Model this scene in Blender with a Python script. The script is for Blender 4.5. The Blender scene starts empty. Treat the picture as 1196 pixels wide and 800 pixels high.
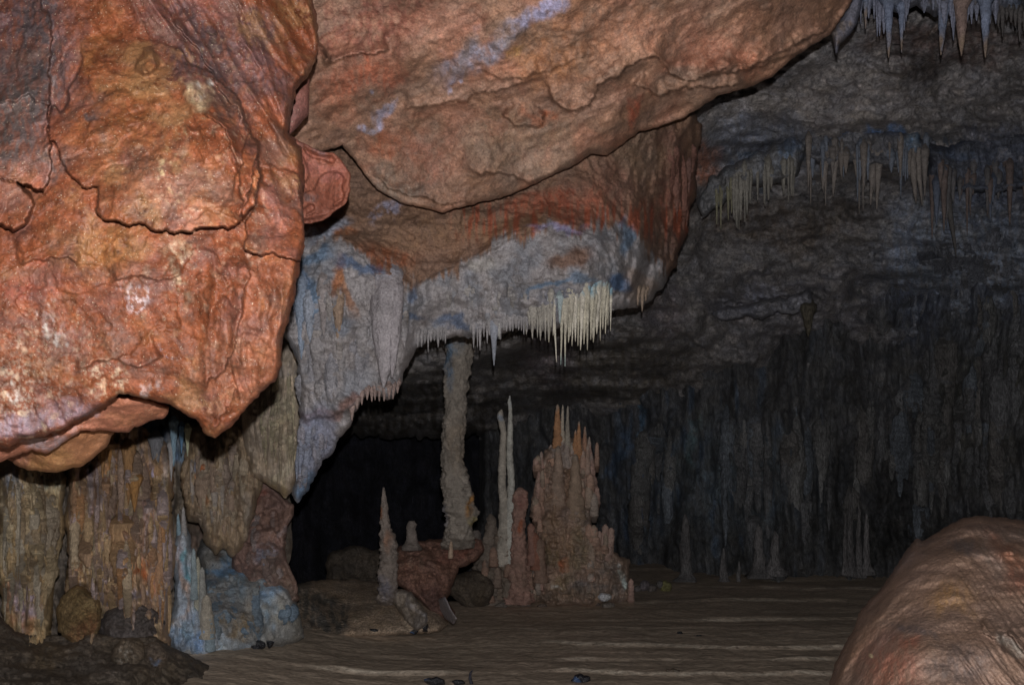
import bpy, math, random
import numpy as np
from mathutils import Vector

scene = bpy.context.scene
COL = scene.collection
# ------------------------------------------------------------------ camera
W, H = 1196.0, 800.0
F = 1036.0
PITCH = math.radians(7.0)
EYE = np.array([0.0, 0.0, 1.6])
CF = np.array([0.0, math.cos(PITCH), math.sin(PITCH)])
CU = np.array([0.0, -math.sin(PITCH), math.cos(PITCH)])
CR = np.array([1.0, 0.0, 0.0])

cam_d = bpy.data.cameras.new("camera")
cam = bpy.data.objects.new("camera", cam_d)
COL.objects.link(cam)
cam.location = EYE
cam.rotation_euler = (math.radians(90) + PITCH, 0, 0)
cam_d.sensor_width = 36.0
cam_d.lens = 36.0 * F / W
cam_d.clip_start = 0.05
cam_d.clip_end = 500
scene.camera = cam


def P(px, py, d):
    """pixel + depth along the view axis -> world point(s)"""
    px = np.asarray(px, float); py = np.asarray(py, float); d = np.asarray(d, float)
    a = (px - W / 2) / F * d
    b = -(py - H / 2) / F * d
    return EYE + a[..., None] * CR + b[..., None] * CU + d[..., None] * CF


def ground_depth(py, z=0.0):
    t = -(py - H / 2) / F
    dz = CU[2] * t + CF[2]
    return (z - EYE[2]) / dz


# ------------------------------------------------------------------ noise
_rng = np.random.RandomState(7)
_perm = _rng.permutation(256); _perm = np.concatenate([_perm, _perm, _perm])
_g = _rng.normal(size=(256, 3)); _g /= np.linalg.norm(_g, axis=1)[:, None]


def perlin(p):
    p = np.asarray(p, float)
    i = np.floor(p).astype(int); f = p - i; i &= 255
    u = f * f * f * (f * (f * 6 - 15) + 10)
    out = 0
    for dx in (0, 1):
        wx = u[..., 0] if dx else 1 - u[..., 0]
        for dy in (0, 1):
            wy = u[..., 1] if dy else 1 - u[..., 1]
            for dz in (0, 1):
                wz = u[..., 2] if dz else 1 - u[..., 2]
                h = _perm[_perm[_perm[i[..., 0] + dx] + i[..., 1] + dy] + i[..., 2] + dz]
                g = _g[h]
                out = out + wx * wy * wz * (g[..., 0] * (f[..., 0] - dx) + g[..., 1] * (f[..., 1] - dy) + g[..., 2] * (f[..., 2] - dz))
    return out * 1.5


def fbm(p, oct=4, gain=0.5, lac=2.03):
    p = np.asarray(p, float); a = 1.0; s = 0; t = 0
    for k in range(oct):
        s = s + a * perlin(p + 17.3 * k); t += a; a *= gain; p = p * lac
    return s / t


def ridged(p, oct=4, gain=0.5, lac=2.1):
    p = np.asarray(p, float); a = 1.0; s = 0; t = 0
    for k in range(oct):
        s = s + a * (1 - 2 * np.abs(perlin(p + 11.7 * k))); t += a; a *= gain; p = p * lac
    return s / t


def n2(px, py, sx, sy=None, seed=0.0, oct=3, gain=.5):
    sy = sy or sx
    return fbm(np.stack([px / sx, py / sy, np.zeros_like(px) + seed], -1), oct, gain)


def r2(px, py, sx, sy=None, seed=0.0, oct=3, gain=.5):
    sy = sy or sx
    return ridged(np.stack([px / sx, py / sy, np.zeros_like(px) + seed], -1), oct, gain)


def terr(n, k, w=.2):
    """ledge-like stepping of a smooth field"""
    t = n * k; f = np.floor(t)
    return (f + sst(1 - w, 1, t - f)) / k


def sst(a, b, x):
    t = np.clip((x - a) / (b - a), 0, 1)
    return t * t * (3 - 2 * t)


# ------------------------------------------------------------------ polygon tools
def jagged(poly, step=3.0, amp=1.5, seed=0.0, closed=True):
    poly = np.array(poly, float)
    pts = []
    n = len(poly)
    for k in range(n if closed else n - 1):
        a, b = poly[k], poly[(k + 1) % n]
        L = np.linalg.norm(b - a); m = max(1, int(L / step))
        for j in range(m):
            pts.append(a + (b - a) * j / m)
    if not closed:
        pts.append(poly[-1])
    pts = np.array(pts)
    q = np.concatenate([pts / 14.0, np.zeros((len(pts), 1)) + seed], 1)
    q2 = np.concatenate([pts / 5.0, np.zeros((len(pts), 1)) + seed + 5], 1)
    ox = fbm(q, 3) * amp * 1.6 + fbm(q2, 2) * amp
    oy = fbm(q + 31.7, 3) * amp * 1.6 + fbm(q2 + 12.1, 2) * amp
    return pts + np.stack([ox, oy], 1)


def inside(poly, x, y):
    c = np.zeros(x.shape, bool)
    n = len(poly)
    for k in range(n):
        x1, y1 = poly[k]; x2, y2 = poly[(k + 1) % n]
        if y1 == y2:
            continue
        cond = ((y1 > y) != (y2 > y)) & (x < (x2 - x1) * (y - y1) / (y2 - y1) + x1)
        c ^= cond
    return c


def seg_dist(pts, x, y, closed=True, near=False):
    """distance to a polyline; near=True also gives the nearest point, side and parameter"""
    n = len(pts)
    m = n if closed else n - 1
    best = np.full(x.shape, 1e9); nx = np.zeros_like(best); ny = np.zeros_like(best)
    side = np.zeros_like(best); par = np.zeros_like(best)
    for k in range(m):
        ax, ay = pts[k]; bx, by = pts[(k + 1) % n]
        dx, dy = bx - ax, by - ay
        L2 = dx * dx + dy * dy + 1e-9
        t = np.clip(((x - ax) * dx + (y - ay) * dy) / L2, 0, 1)
        qx = ax + t * dx; qy = ay + t * dy
        d = np.hypot(x - qx, y - qy)
        w = d < best
        best = np.where(w, d, best)
        if near:
            nx = np.where(w, qx, nx); ny = np.where(w, qy, ny)
            cr = dx * (y - ay) - dy * (x - ax)
            side = np.where(w, np.sign(cr), side); par = np.where(w, (k + t) / m, par)
    return (best, nx, ny, side, par) if near else best


def tps(ctrl):
    c = np.array(ctrl, float); X = c[:, :2] / 100.0; v = c[:, 2]; n = len(c)
    if n < 4:
        A = np.concatenate([X, np.ones((n, 1))], 1)
        s = np.linalg.lstsq(A, v, rcond=None)[0]
        return lambda x, y: s[0] * x / 100 + s[1] * y / 100 + s[2]
    r = np.linalg.norm(X[:, None] - X[None], axis=2)
    K = np.where(r > 0, r * r * np.log(r + 1e-9), 0) + np.eye(n) * 0.02
    Pm = np.concatenate([np.ones((n, 1)), X], 1)
    A = np.block([[K, Pm], [Pm.T, np.zeros((3, 3))]])
    s = np.linalg.solve(A, np.concatenate([v, np.zeros(3)]))

    def f(x, y):
        o = s[n] + s[n + 1] * x / 100 + s[n + 2] * y / 100
        for k in range(n):
            rr = np.hypot(x / 100 - X[k, 0], y / 100 - X[k, 1]) + 1e-9
            o = o + s[k] * rr * rr * np.log(rr)
        return o
    return f


# ------------------------------------------------------------------ mesh building
def build_mesh(name, V, faces, cols=None, mat=None, parent=None, smooth=True, uvs=None):
    me = bpy.data.meshes.new(name)
    V = np.asarray(V, np.float32)
    F4 = faces.get('q', np.zeros((0, 4), int)); F3 = faces.get('t', np.zeros((0, 3), int))
    F4 = np.asarray(F4, np.int32).reshape(-1, 4); F3 = np.asarray(F3, np.int32).reshape(-1, 3)
    loops = np.concatenate([F4.ravel(), F3.ravel()])
    tot = np.concatenate([np.full(len(F4), 4), np.full(len(F3), 3)])
    st = np.concatenate([[0], np.cumsum(tot)[:-1]])
    me.vertices.add(len(V)); me.vertices.foreach_set('co', V.ravel())
    me.loops.add(len(loops)); me.loops.foreach_set('vertex_index', loops)
    me.polygons.add(len(tot)); me.polygons.foreach_set('loop_start', st.astype(np.int32))
    try:
        me.polygons.foreach_set('loop_total', tot.astype(np.int32))
    except Exception:
        pass
    me.update(calc_edges=True)
    me.validate()
    if smooth:
        me.polygons.foreach_set('use_smooth', np.ones(len(me.polygons), bool))
    if cols is not None and len(me.vertices) == len(V):
        a = me.color_attributes.new('tone', 'FLOAT_COLOR', 'POINT')
        c = np.ones((len(V), 4), np.float32); c[:, :3] = np.clip(cols, 0.004, 0.95)
        a.data.foreach_set('color', c.ravel())
    if mat:
        me.materials.append(mat)
    o = bpy.data.objects.new(name, me)
    COL.objects.link(o)
    if parent is not None:
        o.parent = parent
    return o


from mathutils.bvhtree import BVHTree
_bvh = {}


def surf(o, px, py, fallback):
    """depth of an object's front surface seen at a pixel"""
    if o.name not in _bvh:
        me = o.data
        _bvh[o.name] = BVHTree.FromPolygons([v.co for v in me.vertices], [p.vertices for p in me.polygons])
    p = P(px, py, 1.0) - EYE
    hit = _bvh[o.name].ray_cast(Vector(EYE), Vector(p))
    if hit[0] is None:
        return fallback
    return float(np.dot(np.array(hit[0]) - EYE, CF))


def tag(o, label=None, cat=None, group=None, kind=None):
    if label: o['label'] = label
    if cat: o['category'] = cat
    if group: o['group'] = group
    if kind: o['kind'] = kind
    return o


def mixc(a, b, t):
    return a + (b - a) * t[..., None]


def paint(px, py, base, blobs, seed=0.0, warp=1.0):
    """mineral colours plus some painted shade and glints: base colour with soft, ragged-edged blobs"""
    c = np.tile(np.array(base, float), (len(px), 1))
    wx = px + n2(px, py, 60, seed=seed + 1, oct=4, gain=.6) * 45 * warp
    wy = py + n2(px, py, 60, seed=seed + 9, oct=4, gain=.6) * 45 * warp
    for i, b in enumerate(blobs):
        x, y, rx, ry, col, s = b[:6]
        ang = math.radians(b[6]) if len(b) > 6 else 0.0
        hard = b[7] if len(b) > 7 else 0.5
        grain = b[8] if len(b) > 8 else 0.0
        dx = wx - x; dy = wy - y
        u = (dx * math.cos(ang) + dy * math.sin(ang)) / rx
        v = (-dx * math.sin(ang) + dy * math.cos(ang)) / ry
        r = np.sqrt(u * u + v * v)
        if r.min() > 1.3:
            continue
        m = sst(1.0 + hard * .35, 1.0 - hard, r)
        if grain:
            g = n2(px, py, grain, grain * 1.3, seed=seed + i * 3.1, oct=3, gain=.6)
            m = m * sst(-.02, .16, g)
        m = m * (.45 + .55 * sst(-.14, .10, n2(px, py, 7, 15, seed=seed + 50, oct=3, gain=.6)))
        c = mixc(c, np.array(col), m * s)
    return c


def relief(name, poly, ctrl, mat, base, blobs=(), step=2.0, rim=(12, .12), thick=0.5, plates=(), scarps=(),
           disp=None, jag=1.3, jstep=3.0, back=True, parent=None, seed=0.0, cmod=None, warp=1.0, tint=.16, gain=1.0):
    """A solid rock body: outline, its own depth field, rounded rim, relief and a back."""
    pj = jagged(poly, jstep, jag, seed)
    x0, y0 = pj.min(0); x1, y1 = pj.max(0)
    nx = int((x1 - x0) / step) + 3; ny = int((y1 - y0) / step) + 3
    gx, gy = np.meshgrid(x0 - step + np.arange(nx) * step, y0 - step + np.arange(ny) * step)
    ins = inside(pj, gx, gy)
    cell = ins[:-1, :-1] & ins[1:, :-1] & ins[:-1, 1:] & ins[1:, 1:]
    # vertices used
    used = np.zeros(ins.shape, bool)
    cnt = np.zeros(ins.shape, int)
    for dy in (0, 1):
        for dx in (0, 1):
            cnt[dy:ny - 1 + dy, dx:nx - 1 + dx] += cell
    used = cnt > 0
    bnd = used & (cnt < 4)
    idx = -np.ones(ins.shape, int); idx[used] = np.arange(used.sum())
    px = gx[used]; py = gy[used]; bb = bnd[used]
    # distance to the outline (coarse outline is enough inside)
    dist = np.full(px.shape, 1e9)
    pc = jagged(poly, 9.0, 0.0001, seed) if len(pj) > 250 else pj
    dist = seg_dist(pc, px, py)
    bx, by = px[bb], py[bb]
    d, qx, qy, _, _ = seg_dist(pj, bx, by, near=True)
    ok = d < step * 2.2
    px[bb] = np.where(ok, qx, bx); py[bb] = np.where(ok, qy, by)
    dist[bb] = 0.0
    # warp so that ledges wander
    wx = px + n2(px, py, 22, seed=seed + 3, oct=3, gain=.6) * 14
    wy = py + n2(px, py, 22, seed=seed + 6, oct=3, gain=.6) * 14
    D = tps(ctrl)(px, py)
    R, B = rim
    t = np.clip(dist / R, 0, 1)
    D = D + B * (1 - np.sqrt(np.clip(1 - (1 - t) ** 2, 0, 1)))
    for pl in plates:
        pp, h, wpx = pl[0], pl[1], pl[2]
        ppn = np.array(pp, float)
        cx, cy = ppn.mean(0); ext = np.abs(ppn - [cx, cy]).max(0) + 40
        loc = (np.abs(px - cx) < ext[0]) & (np.abs(py - cy) < ext[1])
        hh = np.zeros_like(px)
        lx, ly = wx[loc] * .6 + px[loc] * .4, wy[loc] * .6 + py[loc] * .4
        i2 = inside(ppn, lx, ly); dd = seg_dist(ppn, lx, ly)
        hl = np.where(i2, h * sst(0, wpx, dd), 0)
        if len(pl) > 3:
            (ax, ay), (ex, ey) = pl[3]
            vx, vy = ex - ax, ey - ay
            hl = hl * np.clip(((lx - ax) * vx + (ly - ay) * vy) / (vx * vx + vy * vy), 0, 1)
        hh[loc] = hl
        D = D - hh
    for sc in scarps:
        pp, h, L = np.array(sc[0], float), sc[1], sc[2]
        if pp[0, 0] > pp[-1, 0]:
            pp = pp[::-1]
        lo = pp.min(0) - L * 3 - 20; hi = pp.max(0) + L * 3 + 20
        loc = (px > lo[0]) & (px < hi[0]) & (py > lo[1]) & (py < hi[1])
        if not loc.any():
            continue
        dd, _, _, side, par = seg_dist(pp, wx[loc] * .7 + px[loc] * .3, wy[loc] * .7 + py[loc] * .3, closed=False, near=True)
        ends = sst(0, .12, par) * sst(1, .88, par)
        g = h * ends * np.exp(-dd / L) * sst(-1.2, 1.2, -dd * side if h > 0 else dd * side)
        hh = np.zeros_like(px); hh[loc] = np.abs(g)
        D = D - hh
    pos = P(px, py, D)
    if disp is not None:
        D = D - disp(pos, px, py, D) * (0.15 + .85 * sst(0, 8, dist))
        pos = P(px, py, D)
    cols = paint(px, py, base, blobs, seed, warp)
    v = fbm(pos * 3.0 + seed, 4, .6)
    cols = cols * (1 + tint * 2.2 * v)[:, None]
    hv = fbm(pos * 5.0 + seed + 40, 3, .6)
    cols = cols * (1 + np.stack([hv * tint * .5, hv * 0, -hv * tint], 1))
    if cmod is not None:
        cols = cmod(cols, pos, px, py)
    cols = cols * gain
    ci = np.argwhere(cell)
    a = idx[ci[:, 0], ci[:, 1]]; b = idx[ci[:, 0] + 1, ci[:, 1]]
    c = idx[ci[:, 0] + 1, ci[:, 1] + 1]; e = idx[ci[:, 0], ci[:, 1] + 1]
    q = np.stack([a, b, c, e], 1)
    if back:
        n = len(px)
        mx, my = px.mean(), py.mean()
        Db = np.maximum(D, tps(ctrl)(px, py) + B) + thick * (0.03 + np.sqrt(np.clip(dist / (R * 4), 0, 1)))
        Vb = P(px + (mx - px) * .02 * sst(0, 30, dist), py, Db)
        mapb = np.arange(n) + n
        V = np.concatenate([pos, Vb]); cc = np.concatenate([cols, cols])
        qb = mapb[q][:, ::-1]
        # rim strip: boundary edges of the front
        E = np.concatenate([q[:, [0, 1]], q[:, [1, 2]], q[:, [2, 3]], q[:, [3, 0]]])
        key = np.minimum(E[:, 0], E[:, 1]).astype(np.int64) * n + np.maximum(E[:, 0], E[:, 1])
        u, inv, ct = np.unique(key, return_inverse=True, return_counts=True)
        be = E[ct[inv] == 1]
        strip = np.stack([be[:, 1], be[:, 0], be[:, 0] + n, be[:, 1] + n], 1)
        q = np.concatenate([q, qb, strip])
        return build_mesh(name, V, {'q': q}, cc, mat, parent)
    return build_mesh(name, pos, {'q': q}, cols, mat, parent)


def spindle(name, prof, d, mat, base, seg=24, nr=40, rough=.15, knob=0.0, parent=None, seed=0.0, blobs=(), flute=0.0,
            ell=1.0, tint=.15, cap=True, nsc=1.9):
    """A column, stalagmite or stalactite turned about its own axis: prof = [(px, py, half width px[, depth])...]"""
    pr = np.array([list(p) + [d] * (4 - len(p)) for p in prof], float)
    s = np.concatenate([[0], np.cumsum(np.hypot(np.diff(pr[:, 0]), np.diff(pr[:, 1])))])
    t = np.linspace(0, s[-1], nr)
    cx = np.interp(t, s, pr[:, 0]); cy = np.interp(t, s, pr[:, 1])
    hw = np.interp(t, s, pr[:, 2]); dd = np.interp(t, s, pr[:, 3])
    C = P(cx, cy, dd)
    R = hw * dd / F
    th = np.linspace(0, 2 * math.pi, seg, endpoint=False)
    ux = np.cos(th); uy = np.sin(th)
    V = C[:, None, :] + R[:, None, None] * np.stack([ux, uy * ell, 0 * ux], -1)[None]
    V = V.reshape(-1, 3)
    ctr = np.repeat(C, seg, 0); Rr = np.repeat(R, seg)
    Rm = R.max()
    k = nsc / max(Rm, 1e-4)
    n = fbm(V * k * np.array([1, 1, .7]) + seed, 5, .62) * rough * 2.6
    n = n + terr(fbm(V * k * np.array([.5, .5, 1.2]) + seed + 9, 3), 5, .3) * rough * .8
    if knob:
        n = n + (ridged(V * k * np.array([.7, .7, 2.2]) + seed + 5, 3) - .3) * knob
    if flute:
        ang = np.tile(th, nr)
        q = np.stack([np.cos(ang) * 2.2, np.sin(ang) * 2.2, V[:, 2] * k * .12], -1)
        n = n + ridged(q + seed, 2) * flute
    V = ctr + (V - ctr) * (1 + n)[:, None]
    px = np.repeat(cx, seg); py = np.repeat(cy, seg)
    cols = paint(px + np.tile(ux, nr) * np.repeat(hw, seg), py, base, blobs, seed, .3)
    v = fbm(V * k * .8 + seed + 3, 4, .6)
    cols = cols * (1 + tint * 2.2 * v)[:, None]
    i = np.arange(nr - 1)[:, None] * seg; j = np.arange(seg)[None]; j2 = (j + 1) % seg
    q = np.stack([i + j, i + j2, i + seg + j2, i + seg + j], -1).reshape(-1, 4)
    tri = np.zeros((0, 3), int)
    if cap:
        nV = len(V)
        V = np.concatenate([V, C[:1], C[-1:]]); cols = np.concatenate([cols, cols[:1], cols[-1:]])
        jj = np.arange(seg); j3 = (jj + 1) % seg
        t1 = np.stack([j3, jj, np.full(seg, nV)], 1)
        o = (nr - 1) * seg
        t2 = np.stack([o + jj, o + j3, np.full(seg, nV + 1)], 1)
        tri = np.concatenate([t1, t2])
    return build_mesh(name, V, {'q': q, 't': tri}, cols, mat, parent)


# ------------------------------------------------------------------ materials
def rock_mat(name, scale=6.0, bump=.5, bdist=.03, rough=(.55, .85), stretch=(1, 1, 1), mott=.35, speck=0.0, pits=.4, spec=.4,
             coat=0.0):
    m = bpy.data.materials.new(name); m.use_nodes = True
    nt = m.node_tree; N = nt.nodes; L = nt.links
    for n in list(N): N.remove(n)
    out = N.new('ShaderNodeOutputMaterial'); bs = N.new('ShaderNodeBsdfPrincipled')
    L.new(bs.outputs[0], out.inputs[0])
    at = N.new('ShaderNodeVertexColor'); at.layer_name = 'tone'
    tc = N.new('ShaderNodeNewGeometry')
    mp = N.new('ShaderNodeMapping'); mp.vector_type = 'POINT'
    mp.inputs['Scale'].default_value = stretch
    L.new(tc.outputs['Position'], mp.inputs['Vector'])

    def noise(s, det=6, r=.6, src=mp, dist=0.0):
        n = N.new('ShaderNodeTexNoise'); n.inputs['Scale'].default_value = s
        n.inputs['Detail'].default_value = det; n.inputs['Roughness'].default_value = r
        n.inputs['Distortion'].default_value = dist
        L.new(src.outputs[0] if src is mp else src.outputs['Position'], n.inputs['Vector'])
        return n.outputs['Fac']

    def mrange(f, a, b, c, d):
        n = N.new('ShaderNodeMapRange')
        for k, v in zip(('From Min', 'From Max', 'To Min', 'To Max'), (a, b, c, d)):
            n.inputs[k].default_value = v
        L.new(f, n.inputs['Value']); return n.outputs[0]

    def mth(op, a, b):
        n = N.new('ShaderNodeMath'); n.operation = op
        for i, v in enumerate((a, b)):
            if isinstance(v, (int, float)): n.inputs[i].default_value = v
            else: L.new(v, n.inputs[i])
        return n.outputs[0]
    big = noise(scale * .8, 5, .62, dist=.4)
    mid = noise(scale * 4, 6, .65)
    fine = noise(scale * 16, 5, .7)
    f1 = mrange(big, .3, .7, 1 - mott, 1 + mott)
    f2 = mrange(mid, .3, .7, 1 - mott * .8, 1 + mott * .8)
    f3 = mrange(fine, .34, .66, 1 - mott * 1.5, 1 + mott * 1.5)
    f = mth('MULTIPLY', mth('MULTIPLY', f1, f2), f3)
    vm = N.new('ShaderNodeVectorMath'); vm.operation = 'SCALE'
    L.new(at.outputs['Color'], vm.inputs[0]); L.new(f, vm.inputs['Scale'])
    last = vm.outputs[0]
    # dark pits and grime flecks
    pf = noise(scale * 9, 3, .6, src=tc)
    pk = mrange(pf, .62, .70, 0, .55)
    mp2 = N.new('ShaderNodeMix'); mp2.data_type = 'RGBA'; mp2.blend_type = 'MULTIPLY'
    L.new(pk, mp2.inputs[0]); L.new(last, mp2.inputs[6]); mp2.inputs[7].default_value = (.42, .36, .36, 1)
    last = mp2.outputs[2]
    if speck:
        sp = noise(scale * 26, 2, .5, src=tc)
        mk = mrange(sp, .66, .74, 0, speck)
        mx = N.new('ShaderNodeMix'); mx.data_type = 'RGBA'
        L.new(mk, mx.inputs[0]); L.new(last, mx.inputs[6]); mx.inputs[7].default_value = (.75, .62, .45, 1)
        last = mx.outputs[2]
    L.new(last, bs.inputs['Base Color'])
    rr = mrange(noise(scale * 2.5, 4, .6, src=tc), .35, .65, rough[0], rough[1])
    L.new(rr, bs.inputs['Roughness'])
    bs.inputs['Specular IOR Level'].default_value = spec
    if coat:
        bs.inputs['Coat Weight'].default_value = coat; bs.inputs['Coat Roughness'].default_value = .25
    vo = N.new('ShaderNodeTexVoronoi'); vo.inputs['Scale'].default_value = scale * 7; vo.feature = 'F1'
    L.new(mp.outputs[0], vo.inputs['Vector'])
    hgt = mth('ADD', mth('MULTIPLY', mid, .8), mth('MULTIPLY', fine, .6))
    hgt = mth('ADD', hgt, mth('MULTIPLY', vo.outputs['Distance'], pits))
    hgt = mth('ADD', hgt, mth('MULTIPLY', big, .8))
    bp = N.new('ShaderNodeBump'); bp.inputs['Strength'].default_value = bump; bp.inputs['Distance'].default_value = bdist
    L.new(hgt, bp.inputs['Height']); L.new(bp.outputs[0], bs.inputs['Normal'])
    return m


M_RED = rock_mat('wet_red_limestone', 8.0, .5, .008, (.34, .66), mott=.17, speck=.5, spec=.34)
M_SLAB = rock_mat('red_ceiling_limestone', 5.5, .5, .014, (.5, .8), mott=.2, speck=.2)
M_GREY = rock_mat('grey_flowstone', 5.5, .7, .026, (.45, .8), mott=.2, speck=.15)
M_FLOW = rock_mat('fluted_tan_flowstone', 6.0, .8, .024, (.42, .8), stretch=(1.6, 1.6, .22), mott=.2, speck=.2)
M_WALL = rock_mat('dark_cave_wall', 3.0, .8, .06, (.6, .9), stretch=(1.5, 1.5, .35), mott=.35)
M_CEIL = rock_mat('dark_cave_ceiling', 2.2, .8, .05, (.6, .9), mott=.3)
M_FLOOR = rock_mat('muddy_cave_floor', 1.8, .6, .025, (.5, .85), stretch=(.8, 1.1, 1), mott=.16, speck=.2)
M_GROUND = rock_mat('mottled_ground_rock', 4.0, .8, .04, (.5, .85), mott=.3, speck=.1)
M_STAL = rock_mat('calcite_spire', 12.0, .9, .014, (.4, .7), mott=.24, speck=.15)
M_MOUND = rock_mat('layered_brown_flowstone', 9.0, .45, .007, (.55, .8), mott=.2, speck=.3, spec=.3, pits=.9)
M_BLACK = rock_mat('glossy_dark_stone', 20.0, .8, .006, (.15, .4), mott=.3, spec=.6)

# palette (real surface colours, linear, except the white for painted flash glints)
RED = (.225, .066, .029); ORANGE = (.27, .105, .038); DKRED = (.26, .068, .042); PALE = (.62, .48, .33); GLINT = (.80, .76, .70)
MAUVE = (.155, .085, .085); GREY = (.16, .13, .125); DKGREY = (.075, .062, .066); BLUE = (.16, .25, .38); LILAC = (.38, .36, .48)
DEEPB = (.08, .14, .26); TAN = (.42, .30, .18); BROWN = (.18, .11, .07); OLIVE = (.34, .28, .13)

# ================================================================== LEFT HANGING ROCK
def d_boulder(pos, px, py, D):
    nn = fbm(pos * 1.5 + 4, 5, .5)
    h = nn * .07 + terr(nn, 7, .06) * .06
    # diagonal folds in the upper right part
    a = math.radians(62)
    u = (px * math.cos(a + math.pi / 2) + py * math.sin(a + math.pi / 2)); v = px * math.cos(a) + py * math.sin(a)
    fold = ridged(np.stack([u / 55, v / 320, 0 * u + 2], -1), 3)
    wf = sst(120, 220, px - py * .55 + 30) * sst(230, 150, py - (px - 160) * .3)
    h = h + fold * .10 * wf
    # ribs in the lower right
    rib = ridged(np.stack([px / 42 + n2(px, py, 80, seed=2) * .6, py / 300, 0 * px + 8], -1), 3)
    wr = sst(215, 270, px) * sst(260, 320, py)
    h = h + rib * .055 * wr
    nn = fbm(pos * 2.6 + 2, 4, .5)
    h = h + nn * .02 + terr(nn, 5, .08) * .028 * sst(-.1, .25, fbm(pos * 1.7 + 30, 2)) + fbm(pos * 8, 4, .6) * .010 + fbm(pos * 30, 4, .7) * .006
    h = h + ridged(np.stack([px / 70, py / 50, 0 * px + 1], -1), 3) * .014 * sst(230, 330, py)
    return h


boulder_poly = [(-90, -90), (358, -90), (365, 0), (372, 35), (373, 53), (368, 74), (359, 90), (347, 104), (340, 130), (337, 156),
                (352, 172), (356, 200), (354, 242), (357, 281), (351, 306), (348, 330), (337, 376), (330, 392), (328, 428), (321, 446),
                (305, 458), (288, 478), (267, 499), (250, 513), (239, 506), (230, 490), (218, 485), (197, 471), (176, 467), (154, 463),
                (140, 461), (123, 472), (98, 486), (70, 503), (46, 511), (25, 514), (12, 522), (-10, 520), (-90, 530)]
b_ctrl = [(-80, -80, 2.72), (180, -60, 2.8), (350, 0, 3.0), (0, 150, 2.66), (180, 180, 2.6), (300, 150, 2.74), (350, 230, 2.8),
          (340, 100, 2.92), (0, 350, 2.55), (150, 350, 2.57), (300, 350, 2.66), (340, 400, 2.7), (0, 500, 2.6), (120, 460, 2.65), (245, 500, 2.75)]
main_plate = [(98, 44), (93, 70), (86, 98), (72, 130), (58, 123), (56, 165), (70, 179), (79, 202), (93, 216), (114, 220), (112, 249),
              (133, 258), (176, 267), (214, 273), (246, 265), (267, 267), (281, 262), (298, 239), (305, 197), (300, 168), (288, 140),
              (277, 109), (246, 86), (200, 55), (160, 40), (125, 36)]
facet = [(300, 196), (312, 190), (330, 195), (348, 205), (362, 242), (362, 288), (356, 303), (330, 301), (300, 297), (284, 293), (286, 262), (298, 240)]
left_lobe = [(-20, -60), (30, -40), (62, 30), (58, 90), (56, 127), (58, 165), (61, 211), (53, 225), (35, 218), (16, 212), (-30, 205)]
left_knob = [(-30, 200), (18, 209), (35, 225), (41, 242), (32, 262), (16, 271), (2, 265), (-30, 262)]
knob = [(160, 72), (166, 56), (180, 54), (186, 66), (184, 82), (176, 92), (166, 92), (158, 86)]


def boulder_col(c, pos, px, py):
    # flash sparkle painted as fine pale flecks, mostly lower left; rust mottling
    g = fbm(pos * 26, 3, .6); w = sst(190, 20, px) * sst(330, 440, py) + .35 * sst(60, 200, px) * sst(300, 120, np.abs(py - 230)) * sst(330, 260, px)
    c = mixc(c, np.array((.58, .42, .29)), sst(.19, .32, g) * np.clip(w, 0, 1) * .65)
    r = fbm(pos * 7 + 9, 4, .6)
    c = mixc(c, np.array((.31, .125, .045)), sst(.02, .3, r) * .5 * sst(.0, .06, c[:, 0] - .2))
    c = mixc(c, np.array((.18, .075, .06)), sst(.05, .35, -r) * .6)
    q = fbm(pos * 40 + 5, 3, .7); q2 = fbm(pos * 12 + 5, 4, .65)
    c = c * (1 + .75 * q + .8 * q2)[:, None]
    yl = fbm(pos * 3.3 + 21, 4, .65)
    c = mixc(c, np.array((.34, .19, .085)), sst(.08, .3, yl) * .5 * sst(.14, .2, c[:, 0]))
    gr = fbm(pos * 5 + 60, 4, .65)
    c = mixc(c, np.array((.17, .095, .075)), sst(.1, .3, gr) * .5)
    return c


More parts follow.
